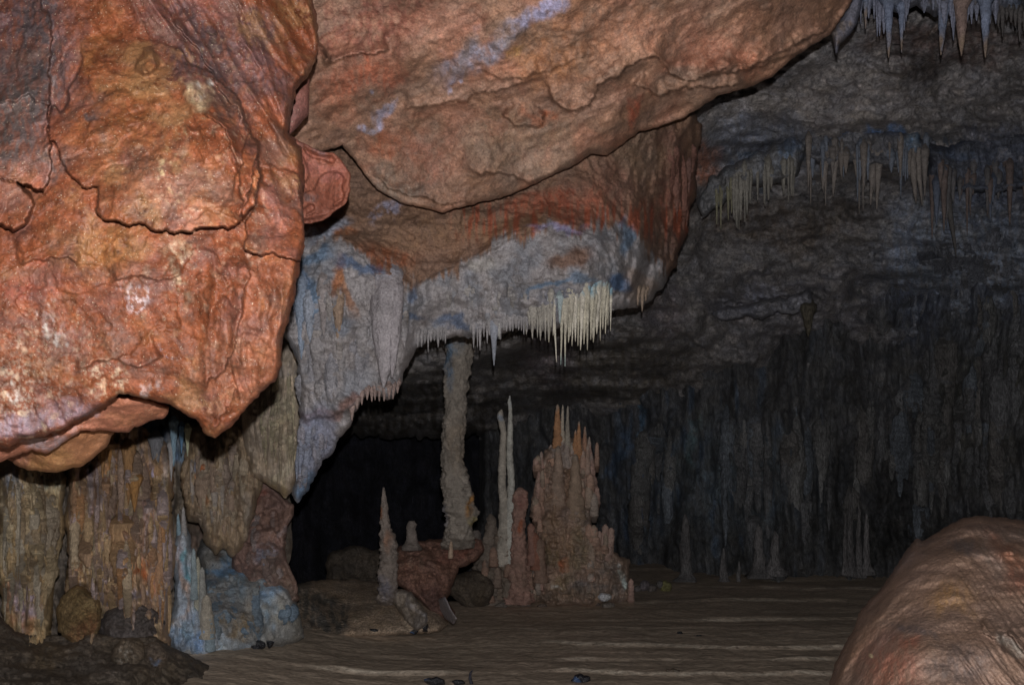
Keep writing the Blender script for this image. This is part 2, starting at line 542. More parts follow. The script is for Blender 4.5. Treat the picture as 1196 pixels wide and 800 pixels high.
boulder = relief('hanging_rock', boulder_poly, b_ctrl, M_RED, RED, gain=.76, tint=.12,
    blobs=[(30, 60, 70, 130, MAUVE, .9), (15, 140, 50, 90, (.12, .095, .09), .85), (45, 40, 26, 110, DKGREY, .8), (230, 30, 130, 60, (.19, .075, .065), .8, 40), (255, 60, 22, 80, (.10, .07, .075), .7, -40),
           (250, 100, 30, 110, DKGREY, .55, -35, .6), (300, 60, 25, 90, MAUVE, .7, -25), (150, 150, 70, 90, ORANGE, .5), (20, 225, 25, 25, ORANGE, .5),
           (105, 60, 22, 30, ORANGE, .6), (170, 75, 16, 20, ORANGE, .7), (235, 112, 17, 18, (.60, .44, .27), 1, 0, .5), (244, 106, 9, 16, GLINT, 1, 10, .5, 12),  # cream and white blobs, and the cream streak below, are painted flash highlights
           (200, 225, 60, 45, (.28, .15, .105), .6), (205, 195, 14, 62, (.50, .36, .20), .8, 0, .7, 9), (214, 325, 14, 30, (.46, .34, .22), .7, 0, .7, 9), (60, 195, 16, 28, GREY, .7),
           (165, 180, 26, 18, (.14, .075, .06), .6), (100, 135, 12, 8, DKGREY, .8), (70, 325, 75, 60, RED, .6), (110, 315, 50, 35, ORANGE, .6),
           (160, 330, 45, 20, (.17, .085, .065), .6), (120, 290, 60, 30, (.31, .145, .055), .6), (310, 350, 28, 90, (.30, .112, .062), .5),
           (275, 430, 60, 60, (.33, .135, .075), .6), (330, 250, 25, 45, (.28, .12, .10), .6), (44, 372, 17, 9, GLINT, 1, 35, .6, 14), (68, 396, 10, 20, GLINT, 1, -35, .6, 14), (14, 452, 12, 10, GLINT, .8, 0, .6, 9),  # white blobs: flash sparkle painted into the rock colour
           (60, 378, 30, 24, (.42, .33, .31), .7, 20, .7, 8), (160, 348, 18, 13, (.6, .5, .52), .8, 0, .5, 7), (60, 400, 70, 55, (.5, .38, .27), .3, 0, .5, 4),
           (30, 450, 55, 45, (.55, .46, .38), .45, 0, .5, 4), (40, 490, 80, 20, (.38, .30, .36), .7, -10), (172, 440, 26, 12, (.5, .42, .42), .7, 0, .5, 8),
           (195, 411, 12, 6, LILAC, .8, 0, .5, 6), (125, 440, 25, 22, PALE, .6, 0, .5, 7), (215, 300, 22, 35, PALE, .5, 0, .5, 6),
           (35, 330, 45, 30, (.24, .06, .035), .8), (90, 350, 26, 22, (.22, .07, .04), .8), (300, 270, 18, 60, (.5, .33, .24), .45, 0, .5, 6)],
    step=1.4, rim=(4, .04), thick=.9, jag=2.0, jstep=2.5, seed=1.0,
    plates=[(main_plate, .22, 2, ((180, 42), (180, 235))), (facet, .16, 2, ((320, 185), (320, 280))), (left_lobe, .30, 2.5, ((20, -50), (20, 190))),
            (left_knob, .30, 5), (knob, .05, 9), ([(290, 150), (303, 170), (307, 200), (300, 240), (285, 262), (278, 200)], .06, 2)],
    scarps=[([(300, 170), (296, 200), (288, 235), (276, 262)], .07, 12), ([(230, 130), (262, 150), (276, 190), (272, 235)], .05, 22), ([(130, 330), (160, 322), (190, 328), (214, 318)], .05, 24),
            ([(20, 310), (60, 300), (95, 306)], .05, 26), ([(90, 430), (130, 420), (165, 428), (190, 420)], .05, 24), ([(200, 20), (230, 60), (262, 110), (285, 150)], .06, 26),
            ([(282, 295), (292, 320), (284, 345), (281, 370), (279, 400), (262, 430), (245, 445), (240, 460)], .05, 30),
            ([(0, 128), (22, 118), (36, 112), (42, 122), (58, 124)], .05, 26),
            ([(250, 505), (262, 480), (275, 465), (280, 450)], .03, 15)],
    disp=d_boulder, cmod=boulder_col)
tag(boulder, 'huge rust red rock mass hanging down over the left of the cave, flecked with white', 'rock')

# spur and small wedge behind its right edge
spur = relief('rock_spur', [(325, 150), (345, 162), (372, 176), (390, 179), (401, 190), (409, 203), (410, 220), (404, 238), (391, 247), (378, 258),
                      (362, 261), (345, 260), (320, 230)], [(330, 160, 3.15), (400, 190, 3.3), (360, 255, 3.2), (405, 230, 3.35), (330, 230, 3.1)], M_SLAB,
              (.20, .064, .038), [(360, 225, 12, 10, DKGREY, .6), (375, 190, 30, 12, (.3, .11, .09), .6), (355, 165, 14, 14, MAUVE, .7)], step=1.4, rim=(2, .02), thick=.35, jag=1.5, seed=2.0,
              disp=lambda p, x, y, D: fbm(p * 4, 4) * .06 + terr(fbm(p * 3 + 4, 3), 6, .1) * .22 + fbm(p * 20, 3) * .012,
              scarps=[([(355, 255), (372, 250), (392, 238), (408, 228)], .02, 8)], parent=boulder)
spur['label'] = 'smooth brick red spur jutting out to the right'
wedge = relief('rock_wedge', [(335, 80), (352, 85), (362, 92), (360, 134), (348, 148), (338, 158), (325, 150)],
               [(340, 90, 3.45), (360, 130, 3.5), (330, 150, 3.45)], M_SLAB, (.19, .075, .06), step=1.8, rim=(3, .03), thick=.25, jag=.8, seed=2.5,
               disp=lambda p, x, y, D: fbm(p * 4, 4) * .05, parent=boulder)

# thin ledges and brown underside below it
led = relief('rock_ledge', [(-40, 505), (20, 512), (60, 500), (95, 484), (130, 462), (170, 462), (198, 474), (196, 484), (176, 492), (160, 498), (150, 505), (119, 503), (95, 503),
                   (80, 512), (67, 521), (53, 531), (38, 525), (21, 531), (0, 540), (-40, 545)],
             [(-20, 520, 2.95), (60, 505, 3.0), (120, 485, 3.05), (190, 480, 3.15), (53, 529, 3.1)], M_RED, (.33, .13, .08),
             [(40, 515, 50, 14, (.40, .32, .36), .8), (110, 480, 18, 10, (.35, .26, .28), .6), (160, 485, 35, 15, (.30, .13, .07), .7)],
             step=1.4, rim=(3, .03), thick=.5, jag=1.9, seed=3.0, disp=lambda p, x, y, D: fbm(p * 5, 4) * .09 + fbm(p * 22, 3) * .012,
             scarps=[([(0, 520), (30, 517), (60, 512), (85, 500)], .04, 9)])
tag(led, 'thin brown rock ledge with a lilac rim just under the big red rock', 'rock ledge')
ub = relief('rounded_rock', [(-60, 520), (20, 520), (70, 505), (120, 497), (134, 503), (128, 518), (113, 531), (98, 543), (67, 552), (34, 550), (11, 538), (0, 530), (-60, 545)],
            [(-40, 520, 3.3), (60, 510, 3.25), (125, 505, 3.45), (67, 550, 3.45), (10, 536, 3.45)], M_RED, (.33, .15, .075),
            [(60, 535, 60, 18, (.36, .19, .08), .7), (0, 525, 30, 20, (.26, .10, .08), .6)], step=1.5, rim=(7, .06), thick=.5, jag=1.4, seed=4.0,
            disp=lambda p, x, y, D: fbm(p * 4, 4) * .07 + fbm(p * 22, 3) * .01)
tag(ub, 'smooth rounded brown rock tucked under the thin ledge at the left', 'rock')

# ================================================================== RED CEILING SLAB
line1 = [(417, 192), (440, 221), (467, 237), (494, 242), (517, 249), (536, 243), (555, 238), (586, 231), (617, 219), (648, 204), (675, 190), (690, 180), (709, 181),
         (732, 165), (748, 154), (771, 147), (801, 137), (839, 112), (880, 101), (902, 90), (925, 69), (948, 54), (970, 41), (985, 19), (1000, -6)]


def d_slab(pos, px, py, D):
    a = math.radians(-28)
    u = px * math.cos(a) + py * math.sin(a); v = -px * math.sin(a) + py * math.cos(a)
    nn = fbm(np.stack([u / 170, v / 85, 0 * u + 3], -1), 5, .5)
    h = nn * .11 + terr(nn, 9, .06) * .12
    h = h + terr(fbm(np.stack([u / 60, v / 36, 0 * u + 13], -1), 4, .5), 5, .08) * .028
    h = h + fbm(pos * 6, 4, .55) * .012 + fbm(pos * 22, 3, .65) * .007
    return h


def slab_col(c, pos, px, py):
    a = math.radians(-30)
    u = px * math.cos(a) + py * math.sin(a); v = -px * math.sin(a) + py * math.cos(a)
    s = fbm(np.stack([u / 120 + n2(px, py, 60, seed=3), v / 45 + n2(px, py, 60, seed=4) * 1.5, 0 * u + 11], -1), 4, .6)
    c = mixc(c, np.array((.235, .165, .125)), sst(0.0, .28, s) * .45)
    c = mixc(c, np.array((.36, .15, .095)), sst(.02, .3, -s) * .4)
    t = fbm(pos * 9 + 3, 3, .6); q = fbm(pos * 26 + 3, 3, .65)
    t2 = fbm(pos * 3.2 + 13, 4, .6)
    return c * (1 + .45 * t + .5 * q + .5 * t2)[:, None]


slab = relief('ceiling_slab', [(300, -120), (1040, -120)] + line1[::-1] + [(400, 170), (330, 190), (300, 150)],
    [(330, -80, 3.75), (650, -80, 3.7), (1000, -80, 4.3), (400, 50, 4.2), (650, 60, 4.2), (900, 40, 4.75), (420, 180, 4.9), (517, 245, 5.0), (620, 210, 5.05),
     (800, 130, 5.2), (985, 10, 5.0), (600, 130, 4.65), (340, 150, 4.5)],
    M_SLAB, (.31, .175, .12),
    [(430, 30, 95, 50, (.20, .075, .055), .85, -10), (420, 95, 60, 28, (.42, .115, .06), .75, -15), (560, 60, 60, 40, (.40, .16, .10), .5, -25),
     (500, 180, 60, 40, (.40, .15, .09), .5), (440, 160, 22, 34, (.40, .12, .06), .6), (640, 60, 60, 40, (.45, .20, .09), .6), (700, 30, 80, 40, (.45, .20, .11), .5), (600, 62, 22, 12, (.50, .30, .10), .5),
     (565, 52, 72, 15, (.33, .31, .38), .85, -33, .6), (575, 45, 60, 9, LILAC, .8, -35, .5, 10), (630, 12, 42, 14, (.36, .34, .50), .85, -28, .6), (526, 92, 14, 10, LILAC, .8, -30, .5, 9),
     (438, 130, 22, 6, LILAC, .95, -28, .4), (626, 132, 22, 16, (.48, .13, .05), .9), (840, 70, 60, 35, (.45, .18, .11), .55), (780, 40, 60, 30, (.42, .19, .12), .5),
     (900, 30, 60, 40, (.42, .22, .15), .5), (745, 125, 14, 20, (.45, .12, .07), .8), (460, 215, 40, 25, (.24, .20, .17), .7), (600, 170, 80, 40, (.29, .20, .14), .5)],
    step=1.8, rim=(3, .05), thick=.35, jag=1.3, jstep=3, seed=5.0, disp=d_slab, cmod=slab_col, tint=.16, gain=1.02,
    scarps=[([(985, 45), (870, 82), (800, 96), (780, 84), (765, 68), (745, 70), (722, 88), (700, 100), (690, 122), (670, 128), (655, 126), (648, 118), (640, 120)], 0.230, 26),
            ([(640, 132), (632, 143), (618, 146), (604, 148), (594, 140), (585, 128)], 0.138, 16), ([(880, 96), (840, 100), (790, 107), (770, 112), (752, 106), (738, 96)], 0.161, 16),
            ([(720, 195), (690, 196), (640, 205), (612, 212), (600, 205), (575, 201), (540, 200)], 0.115, 14), ([(455, 62), (425, 62), (400, 68), (380, 78)], 0.230, 18),
            ([(560, 238), (520, 236), (480, 230), (450, 218), (430, 200)], 0.115, 10), ([(640, 90), (560, 110), (510, 122), (470, 128)], 0.115, 18),
            ([(980, 25), (920, 58), (870, 78), (810, 90)], 0.138, 14), ([(700, 60), (640, 84), (600, 92), (560, 84)], 0.092, 14)])
tag(slab, None, None, None, 'structure')

# ================================================================== GREY HANGING BODY BELOW THE SLAB
body_poly = [(330, 180), (380, 170), (430, 180), (520, 200), (640, 170), (740, 130), (800, 118), (814, 134), (822, 146), (816, 176), (813, 205), (815, 222), (806, 246), (804, 270), (796, 290), (792, 300), (790, 312), (781, 322), (776, 334), (768, 340),
             (758, 355), (745, 359), (715, 362), (700, 372), (672, 380), (644, 386), (620, 386), (600, 383), (585, 390), (570, 388), (556, 394), (540, 394), (515, 397), (497, 400), (487, 405), (480, 420),
             (474, 430), (468, 447), (460, 466), (452, 468), (440, 462), (432, 458), (425, 466), (416, 480), (410, 498), (396, 512), (388, 530), (374, 540), (366, 562), (357, 578), (347, 589),
             (340, 578), (347, 545), (349, 480), (348, 425), (343, 408), (328, 390), (318, 260)]


def d_body(pos, px, py, D):
    h = fbm(pos * 1.3 + 8, 4) * .28
    drape = ridged(np.stack([pos[:, 0] * 3.0 + fbm(pos * 2, 2), pos[:, 1] * 1, pos[:, 2] * .6], -1), 3)
    w = sst(280, 350, py + (px - 600) * .12)
    h = h + drape * .07 * w
    h = h + terr(fbm(pos * np.array([1.7, 1.7, 2.6]) + 3, 4), 9, .2) * .22 + ridged(pos * 5 + 3, 3) * .035 + fbm(pos * 11, 4, .6) * .04 + fbm(pos * 30, 3, .6) * .016
    h = h + r2(px, py, 7, 60, seed=14, oct=2) * .025 * sst(300, 350, py)
    # fluted lower left skirt
    fl = ridged(np.stack([px / 9, py / 160, 0 * px], -1), 2)
    h = h + fl * .045 * sst(455, 480, py) * sst(440, 400, px)
    h = h + r2(px, py, 16, 120, seed=4, oct=2) * .09 * sst(765, 785, px)
    return h


def body_col(c, pos, px, py):
    # red rock band above, grey calcite below; the contact hangs in ragged streaks
    edge = np.interp(px, [330, 350, 400, 440, 480, 520, 560, 600, 640, 680, 730, 760, 830], [285, 275, 278, 315, 333, 318, 300, 276, 268, 266, 262, 300, 380])
    n = n2(px, py, 30, 40, seed=3) * 26 + n2(px, py, 4, 30, seed=6, oct=2) * 22
    t = sst(-5, 7, py - edge + n)
    fr = sst(-.05, .22, n2(px, py, 5, 40, seed=9, oct=2)) * sst(225, 250, py) * sst(292, 262, py) * sst(520, 545, px)
    red = mixc(c, np.array((.40, .10, .05)), fr * .8)
    grey = np.tile(np.array((.40, .37, .38)), (len(px), 1))
    grey = mixc(grey, np.array((.28, .29, .33)), sst(-.1, .25, n2(px, py, 45, 60, seed=21)) * .8)
    grey = mixc(grey, np.array((.20, .17, .16)), sst(.05, .3, n2(px, py, 18, 14, seed=22)) * .5)
    c = mixc(red, grey, t)
    return c


BB = [(390, 262, 20, 8, (.45, .16, .06), .7), (540, 270, 120, 22, (.33, .19, .11), .6), (450, 300, 45, 22, (.36, .12, .055), .8, 20), (440, 272, 30, 20, (.30, .18, .12), .6),
      (700, 230, 60, 40, (.30, .14, .10), .6), (640, 240, 60, 20, (.40, .11, .06), .7), (790, 230, 26, 80, (.22, .095, .07), .85), (770, 310, 34, 50, (.17, .11, .09), .8),
      (745, 170, 40, 26, (.30, .20, .14), .7), (460, 243, 14, 9, LILAC, .9), (450, 255, 20, 8, LILAC, .6, -25, .5, 8)]


def body_after(c, pos, px, py):
    c = body_col(c, pos, px, py)
    post = [(372, 300, 22, 10, BLUE, .85, -20), (380, 268, 26, 7, (.34, .38, .48), .8, -30), (362, 352, 10, 30, BLUE, .8), (395, 325, 9, 24, (.48, .17, .05), .8, 15), (420, 310, 30, 7, DEEPB, .8, 12),
            (404, 350, 6, 28, (.40, .16, .05), .7, -12), (400, 385, 12, 10, BLUE, .7), (480, 345, 10, 8, DEEPB, .7), (478, 372, 22, 7, DEEPB, .7), (350, 330, 10, 50, (.16, .28, .48), .6),
            (530, 375, 26, 7, DEEPB, .7), (640, 335, 30, 4, BLUE, .9, -25), (680, 325, 22, 7, BLUE, .7), (722, 330, 16, 10, DEEPB, .95, 30), (732, 280, 8, 28, BLUE, .8, 10), (700, 345, 12, 8, BLUE, .7),
            (650, 268, 34, 5, (.3, .28, .5), .6), (670, 300, 28, 14, (.24, .12, .07), .8, -10), (655, 355, 22, 22, (.18, .19, .24), .7), (390, 480, 50, 8, (.25, .12, .09), .7, -15), (370, 520, 30, 50, (.25, .27, .38), .7),
            (362, 570, 20, 22, (.16, .26, .42), .8), (560, 310, 22, 12, (.5, .47, .44), .6), (430, 400, 50, 50, (.42, .38, .38), .5), (450, 480, 40, 14, (.30, .13, .09), .5), (745, 335, 18, 20, (.32, .24, .2), .7)]
    base = c
    d = paint(px, py, (0, 0, 0), [], 0)
    wx = px + n2(px, py, 40, seed=31, oct=4, gain=.6) * 26; wy = py + n2(px, py, 40, seed=32, oct=4, gain=.6) * 26
    for b in post:
        x, y, rx, ry, col, s = b[:6]; ang = math.radians(b[6]) if len(b) > 6 else 0
        dx = wx - x; dy = wy - y
        u = (dx * math.cos(ang) + dy * math.sin(ang)) / rx; v = (-dx * math.sin(ang) + dy * math.cos(ang)) / ry
        base = mixc(base, np.array(col), sst(1.25, .5, np.sqrt(u * u + v * v)) * s)
    return base


body = relief('hanging_flowstone', body_poly,
    [(340, 260, 5.3), (400, 240, 5.45), (517, 230, 5.55), (650, 220, 5.6), (760, 150, 5.75), (800, 180, 6.5), (800, 280, 6.9), (765, 345, 6.6), (740, 300, 5.8), (700, 330, 5.35), (640, 375, 5.5), (600, 300, 5.3),
     (540, 390, 5.7), (490, 395, 5.6), (450, 350, 5.15), (450, 455, 5.3), (380, 400, 5.15), (380, 500, 5.4), (348, 585, 5.6), (345, 450, 5.25)],
    M_GREY, (.27, .16, .11), BB, gain=.92, step=1.7, rim=(5, .10), thick=.8, jag=2.6, jstep=2.5, seed=6.0, disp=d_body, cmod=body_after,
    scarps=[([(700, 262), (640, 268), (600, 278), (560, 300), (507, 320), (479, 333), (440, 318), (400, 280), (370, 272)], .09, 24),
            ([(800, 305), (760, 300), (735, 340), (700, 350)], .05, 20), ([(500, 350), (460, 372), (430, 378), (395, 384)], .05, 14),
            ([(440, 470), (410, 478), (380, 486), (350, 490)], .10, 14)])
tag(body, 'blue stained grey flowstone mass hanging mid cave under the red ceiling', 'flowstone')

# ================================================================== FAR CEILING AND WALL (setting)
def d_far(pos, px, py, D):
    h = fbm(pos * np.array([.5, .5, .8]) + 2, 5, .5) * 1.1
    h = h + terr(fbm(np.stack([px / 110, py / 40, 0 * px + 3], -1), 4), 9, .2) * .9
    h = h + ridged(np.stack([px / 11 + n2(px, py, 40), py / 70, 0 * px], -1), 3) * .12 * sst(960, 1120, px + (py - 260) * .5)
    h = h + fbm(pos * 5, 4, .6) * .09
    return h


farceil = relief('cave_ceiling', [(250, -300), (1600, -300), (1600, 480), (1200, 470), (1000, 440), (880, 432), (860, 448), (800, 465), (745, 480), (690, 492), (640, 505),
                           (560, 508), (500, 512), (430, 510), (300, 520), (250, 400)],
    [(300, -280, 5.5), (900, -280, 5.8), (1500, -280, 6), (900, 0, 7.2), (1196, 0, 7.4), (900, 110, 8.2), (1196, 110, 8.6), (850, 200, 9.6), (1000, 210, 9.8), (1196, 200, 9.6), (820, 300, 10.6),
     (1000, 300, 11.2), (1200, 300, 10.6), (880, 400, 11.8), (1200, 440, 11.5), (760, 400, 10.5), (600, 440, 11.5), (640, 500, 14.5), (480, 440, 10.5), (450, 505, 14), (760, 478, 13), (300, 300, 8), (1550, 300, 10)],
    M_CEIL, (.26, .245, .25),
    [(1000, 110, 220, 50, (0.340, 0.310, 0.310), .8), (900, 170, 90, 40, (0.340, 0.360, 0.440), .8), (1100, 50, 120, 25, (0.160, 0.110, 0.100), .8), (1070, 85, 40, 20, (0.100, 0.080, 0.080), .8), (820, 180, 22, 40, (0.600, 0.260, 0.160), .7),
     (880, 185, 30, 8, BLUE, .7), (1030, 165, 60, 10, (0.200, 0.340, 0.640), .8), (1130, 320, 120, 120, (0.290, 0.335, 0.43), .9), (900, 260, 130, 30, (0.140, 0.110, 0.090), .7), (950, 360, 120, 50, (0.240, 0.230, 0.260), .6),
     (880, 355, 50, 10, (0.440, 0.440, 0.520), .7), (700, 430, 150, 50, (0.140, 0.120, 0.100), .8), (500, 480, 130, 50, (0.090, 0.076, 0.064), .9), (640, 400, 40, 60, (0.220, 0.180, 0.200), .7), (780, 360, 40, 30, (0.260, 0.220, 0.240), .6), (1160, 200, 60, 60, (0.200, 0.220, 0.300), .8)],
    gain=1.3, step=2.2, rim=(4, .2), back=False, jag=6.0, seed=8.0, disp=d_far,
    scarps=[([(1196, 158), (1120, 172), (1070, 168), (1010, 160), (950, 158), (930, 172), (880, 182), (838, 200), (815, 235)], .0, 30),
            ([(1000, 352), (940, 345), (880, 352), (830, 352)], .5, 20), ([(905, 455), (890, 430), (840, 420), (780, 380)], .35, 40), ([(850, 235), (900, 225), (1000, 235), (1080, 232)], -.3, 30)])
tag(farceil, None, None, None, 'structure')


def d_wall(pos, px, py, D):
    h = fbm(pos * np.array([.5, .5, .3]) + 5, 5, .5) * 1.5
    h = h + ridged(np.stack([pos[:, 0] * 1.7 + fbm(pos * .8, 3) * .35, 0 * px, pos[:, 2] * .25], -1), 4, .55) * .42
    h = h + ridged(np.stack([pos[:, 0] * 6, 0 * px, pos[:, 2] * 1.1], -1), 3, .6) * .30 + terr(fbm(pos * np.array([1.1, 1.1, .5]) + 3, 4, .55), 8, .25) * .5 + fbm(pos * 6, 3, .6) * .05
    return h


def wall_col(c, pos, px, py):
    s = fbm(np.stack([px / 9, py / 70, 0 * px], -1), 3, .6)
    c = c * (1 + .8 * s)[:, None]
    b = sst(.10, .35, fbm(np.stack([px / 14, py / 60, 0 * px + 7], -1), 3)) * sst(1020, 820, px) * sst(690, 740, px)
    return mixc(c, np.array((.16, .22, .32)), b * .8)


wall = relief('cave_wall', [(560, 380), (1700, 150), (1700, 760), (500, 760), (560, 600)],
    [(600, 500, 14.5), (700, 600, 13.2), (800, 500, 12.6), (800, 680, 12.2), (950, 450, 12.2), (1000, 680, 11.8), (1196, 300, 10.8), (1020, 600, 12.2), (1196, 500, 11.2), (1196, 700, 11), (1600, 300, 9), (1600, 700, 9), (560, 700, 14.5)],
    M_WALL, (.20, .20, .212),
    [(1120, 330, 110, 90, (0.288, 0.336, 0.480), .8), (1150, 450, 70, 130, (0.20, 0.195, 0.175), .7), (850, 570, 140, 90, (0.204, 0.240, 0.276), .8), (1010, 580, 90, 80, (0.072, 0.072, 0.077), .8), (900, 640, 220, 40, (0.132, 0.132, 0.132), .7),  # darkest blob here paints the hollow's shade into the wall colour
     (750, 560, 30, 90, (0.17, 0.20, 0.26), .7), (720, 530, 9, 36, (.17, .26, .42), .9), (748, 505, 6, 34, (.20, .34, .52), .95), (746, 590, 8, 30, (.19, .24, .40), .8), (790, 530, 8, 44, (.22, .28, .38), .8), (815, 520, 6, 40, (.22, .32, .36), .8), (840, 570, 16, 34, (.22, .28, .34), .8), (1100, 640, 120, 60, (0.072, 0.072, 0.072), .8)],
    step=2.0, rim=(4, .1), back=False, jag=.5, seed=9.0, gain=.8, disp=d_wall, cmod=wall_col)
tag(wall, None, None, None, 'structure')
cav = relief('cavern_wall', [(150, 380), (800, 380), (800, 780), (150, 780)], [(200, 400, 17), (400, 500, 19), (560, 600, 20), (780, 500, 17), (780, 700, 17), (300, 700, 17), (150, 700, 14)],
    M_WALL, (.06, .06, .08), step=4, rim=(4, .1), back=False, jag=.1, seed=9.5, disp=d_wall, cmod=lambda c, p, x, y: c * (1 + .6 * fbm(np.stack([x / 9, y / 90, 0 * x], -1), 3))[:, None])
tag(cav, None, None, None, 'structure')

# enclosing rock shell far outside the frame (the cave goes on around the camera)
def shell():
    nu, nv = 96, 40
    u = np.linspace(0, 2 * math.pi, nu, endpoint=False); v = np.linspace(0.02, math.pi - .02, nv)
    U, Vv = np.meshgrid(u, v)
    dirs = np.stack([np.cos(U) * np.sin(Vv), np.sin(U) * np.sin(Vv), np.cos(Vv)], -1).reshape(-1, 3)
    r = 1 + fbm(dirs * 3, 4) * .18
    V = dirs * r[:, None] * np.array([24, 26, 9]) + np.array([0, 4, 2.0])
    i = np.arange(nv - 1)[:, None] * nu; j = np.arange(nu)[None]; j2 = (j + 1) % nu
    q = np.stack([i + j, i + j2, i + nu + j2, i + nu + j], -1).reshape(-1, 4)
    o = build_mesh('cave_shell', V, {'q': q}, np.tile(np.array((.10, .08, .07)), (len(V), 1)), M_CEIL)
    tag(o, None, None, None, 'structure')


shell()

# ================================================================== FLOOR
def floor():
    step = 2.0
    xs = np.arange(-350, 1560, step * 1.5); ys = np.concatenate([np.arange(600, 860, 1.0), np.arange(860, 1500, 8.0)])
    gx, gy = np.meshgrid(xs, ys)
    d = ground_depth(gy); d = np.where(d > 0, np.minimum(d, 34), 34)
    pos = P(gx, gy, d).reshape(-1, 3); pos[:, 2] = 0
    x, y = pos[:, 0], pos[:, 1]
    px = gx.ravel(); py = gy.ravel()
    # low dried-mud terraces: height climbs a little and falls in steps
    h = fbm(np.stack([x * .16, y * .35, 0 * x], -1), 4, .55) * .75 + y
    fr = h * 1.4 + 1.1 * perlin(np.stack([x * .05, y * .9, 0 * x + 2.2], -1)); st = np.floor(fr); f = fr - st
    brk = fbm(np.stack([x * .42, st * 5.3, y * .15], -1), 3, .6)
    on = sst(-.06, .16, brk)
    z = (sst(.0, .03, f) - f) * .028 * (.12 + .88 * on) * (0.6 + .8 * np.abs(fbm(np.stack([x * .5, st * 3.1, 0 * x], -1), 2)))
    f2 = h * 4.1 - np.floor(h * 4.1); z = z + (sst(.0, .12, f2) - f2) * .004
    z = z + fbm(np.stack([x * .7, y * 1.3, 0 * x + 5], -1), 4, .55) * .030 + fbm(np.stack([x * 6, y * 6, 0 * x + 9], -1), 4, .65) * .014
    z = z + .15 * sst(-.9, -2.2, x)
    z = z - 1.6 * sst(9.8, 11.0, y) * sst(.9, .2, x)
    pos[:, 2] = z
    c = np.tile(np.array((.46, .37, .29)), (len(x), 1))
    s = fbm(np.stack([x * .9, y * 2.2, 0 * x + 3], -1), 5, .6)
    c = mixc(c, np.array((.38, .30, .235)), sst(0, .3, s) * .5)
    c = mixc(c, np.array((.50, .39, .31)), sst(.05, .3, fbm(np.stack([x * .5, y * .9, 0 * x + 8], -1), 3)) * .6)
    # pale calcite crust along the terrace lips, broken up along their length
    lip = sst(.0, .01, f) * sst(.055, .015, f) * on + .35 * sst(.0, .06, f2) * sst(.25, .1, f2) * sst(.12, .25, brk)
    c = mixc(c, np.array((.66, .58, .48)), np.clip(lip, 0, 1) * .85)
    ny, nx = gx.shape
    i = np.arange(ny - 1)[:, None] * nx; j = np.arange(nx - 1)[None]
    q = np.stack([i + j, i + nx + j, i + nx + j + 1, i + j + 1], -1).reshape(-1, 4)
    o = build_mesh('ground', pos, {'q': q}, c, M_FLOOR)
    tag(o, None, None, None, 'structure')


floor()

# ================================================================== LEFT LOWER WALL
def d_flute(f=18, amp=.06, seed=0.0, lump=.10):
    def g(pos, px, py, D):
        wob = n2(px, py, 60, seed=seed + 1) * 1.2
        h = ridged(np.stack([px / f + wob, py / (f * 10), 0 * px + seed], -1), 3, .6) * amp * 2.0
        h = h + ridged(np.stack([px / (f * .4) + wob * 2, py / (f * 4), 0 * px + seed + 3], -1), 2, .6) * amp * .45
        nn = fbm(np.stack([px / 36, py / 80, 0 * px + seed], -1), 4, .55)
        h = h + nn * lump * 1.3 + terr(nn, 7, .2) * lump * 1.3
        h = h + fbm(pos * 7, 4, .6) * .05
        # small overhanging shelves across the flutes
        sh = np.mod(py / 46.0 + n2(px, py, 30, seed=seed + 4) * 1.6, 1.0)
        h = h + (sh - .5) * amp * .6 * sst(-.1, .2, n2(px, py, 50, seed=seed + 7))
        return h + fbm(pos * 16, 3, .6) * .016
    return g


def streak(seed, cols, fx=9, fy=90):
    def g(c, pos, px, py):
        for k, (col, s) in enumerate(cols):
            n = fbm(np.stack([px / fx + n2(px, py, 40, seed=k) * .8, py / fy, 0 * px + seed + k * 7], -1), 3, .6)
            c = mixc(c, np.array(col), sst(.05, .28, n) * s)
        return c
    return g


def dk_(c, k):
    return [(a, b, d * k) for a, b, d in c]


back = relief('cave_wall', [(-160, 380), (330, 380), (340, 480), (338, 560), (342, 640), (330, 690), (320, 780), (-160, 820)],
    dk_([(-120, 450, 5.6), (-120, 760, 5.2), (100, 450, 6.4), (100, 700, 6.0), (200, 520, 6.6), (320, 450, 6.5), (330, 600, 6.7), (300, 760, 6.4)], 1.22),
    M_FLOW, (.22, .18, .15),
    [(175, 515, 50, 22, (.12, .22, .40), .8), (215, 510, 26, 26, (.26, .34, .42), .6), (270, 540, 30, 30, (.26, .21, .15), .6), (190, 480, 20, 60, (.16, .23, .34), .7), (170, 600, 30, 60, (.20, .13, .09), .6),
     (240, 610, 30, 40, (.15, .10, .08), .8), (300, 520, 40, 60, (.30, .24, .17), .7)],
    step=2.2, rim=(5, .1), back=False, jag=1.5, seed=20, gain=1.6, disp=d_flute(15, .10, 3, .3), cmod=streak(4, [((.10, .09, .09), .6), ((.36, .28, .19), .4)]))
tag(back, None, None, None, 'structure')

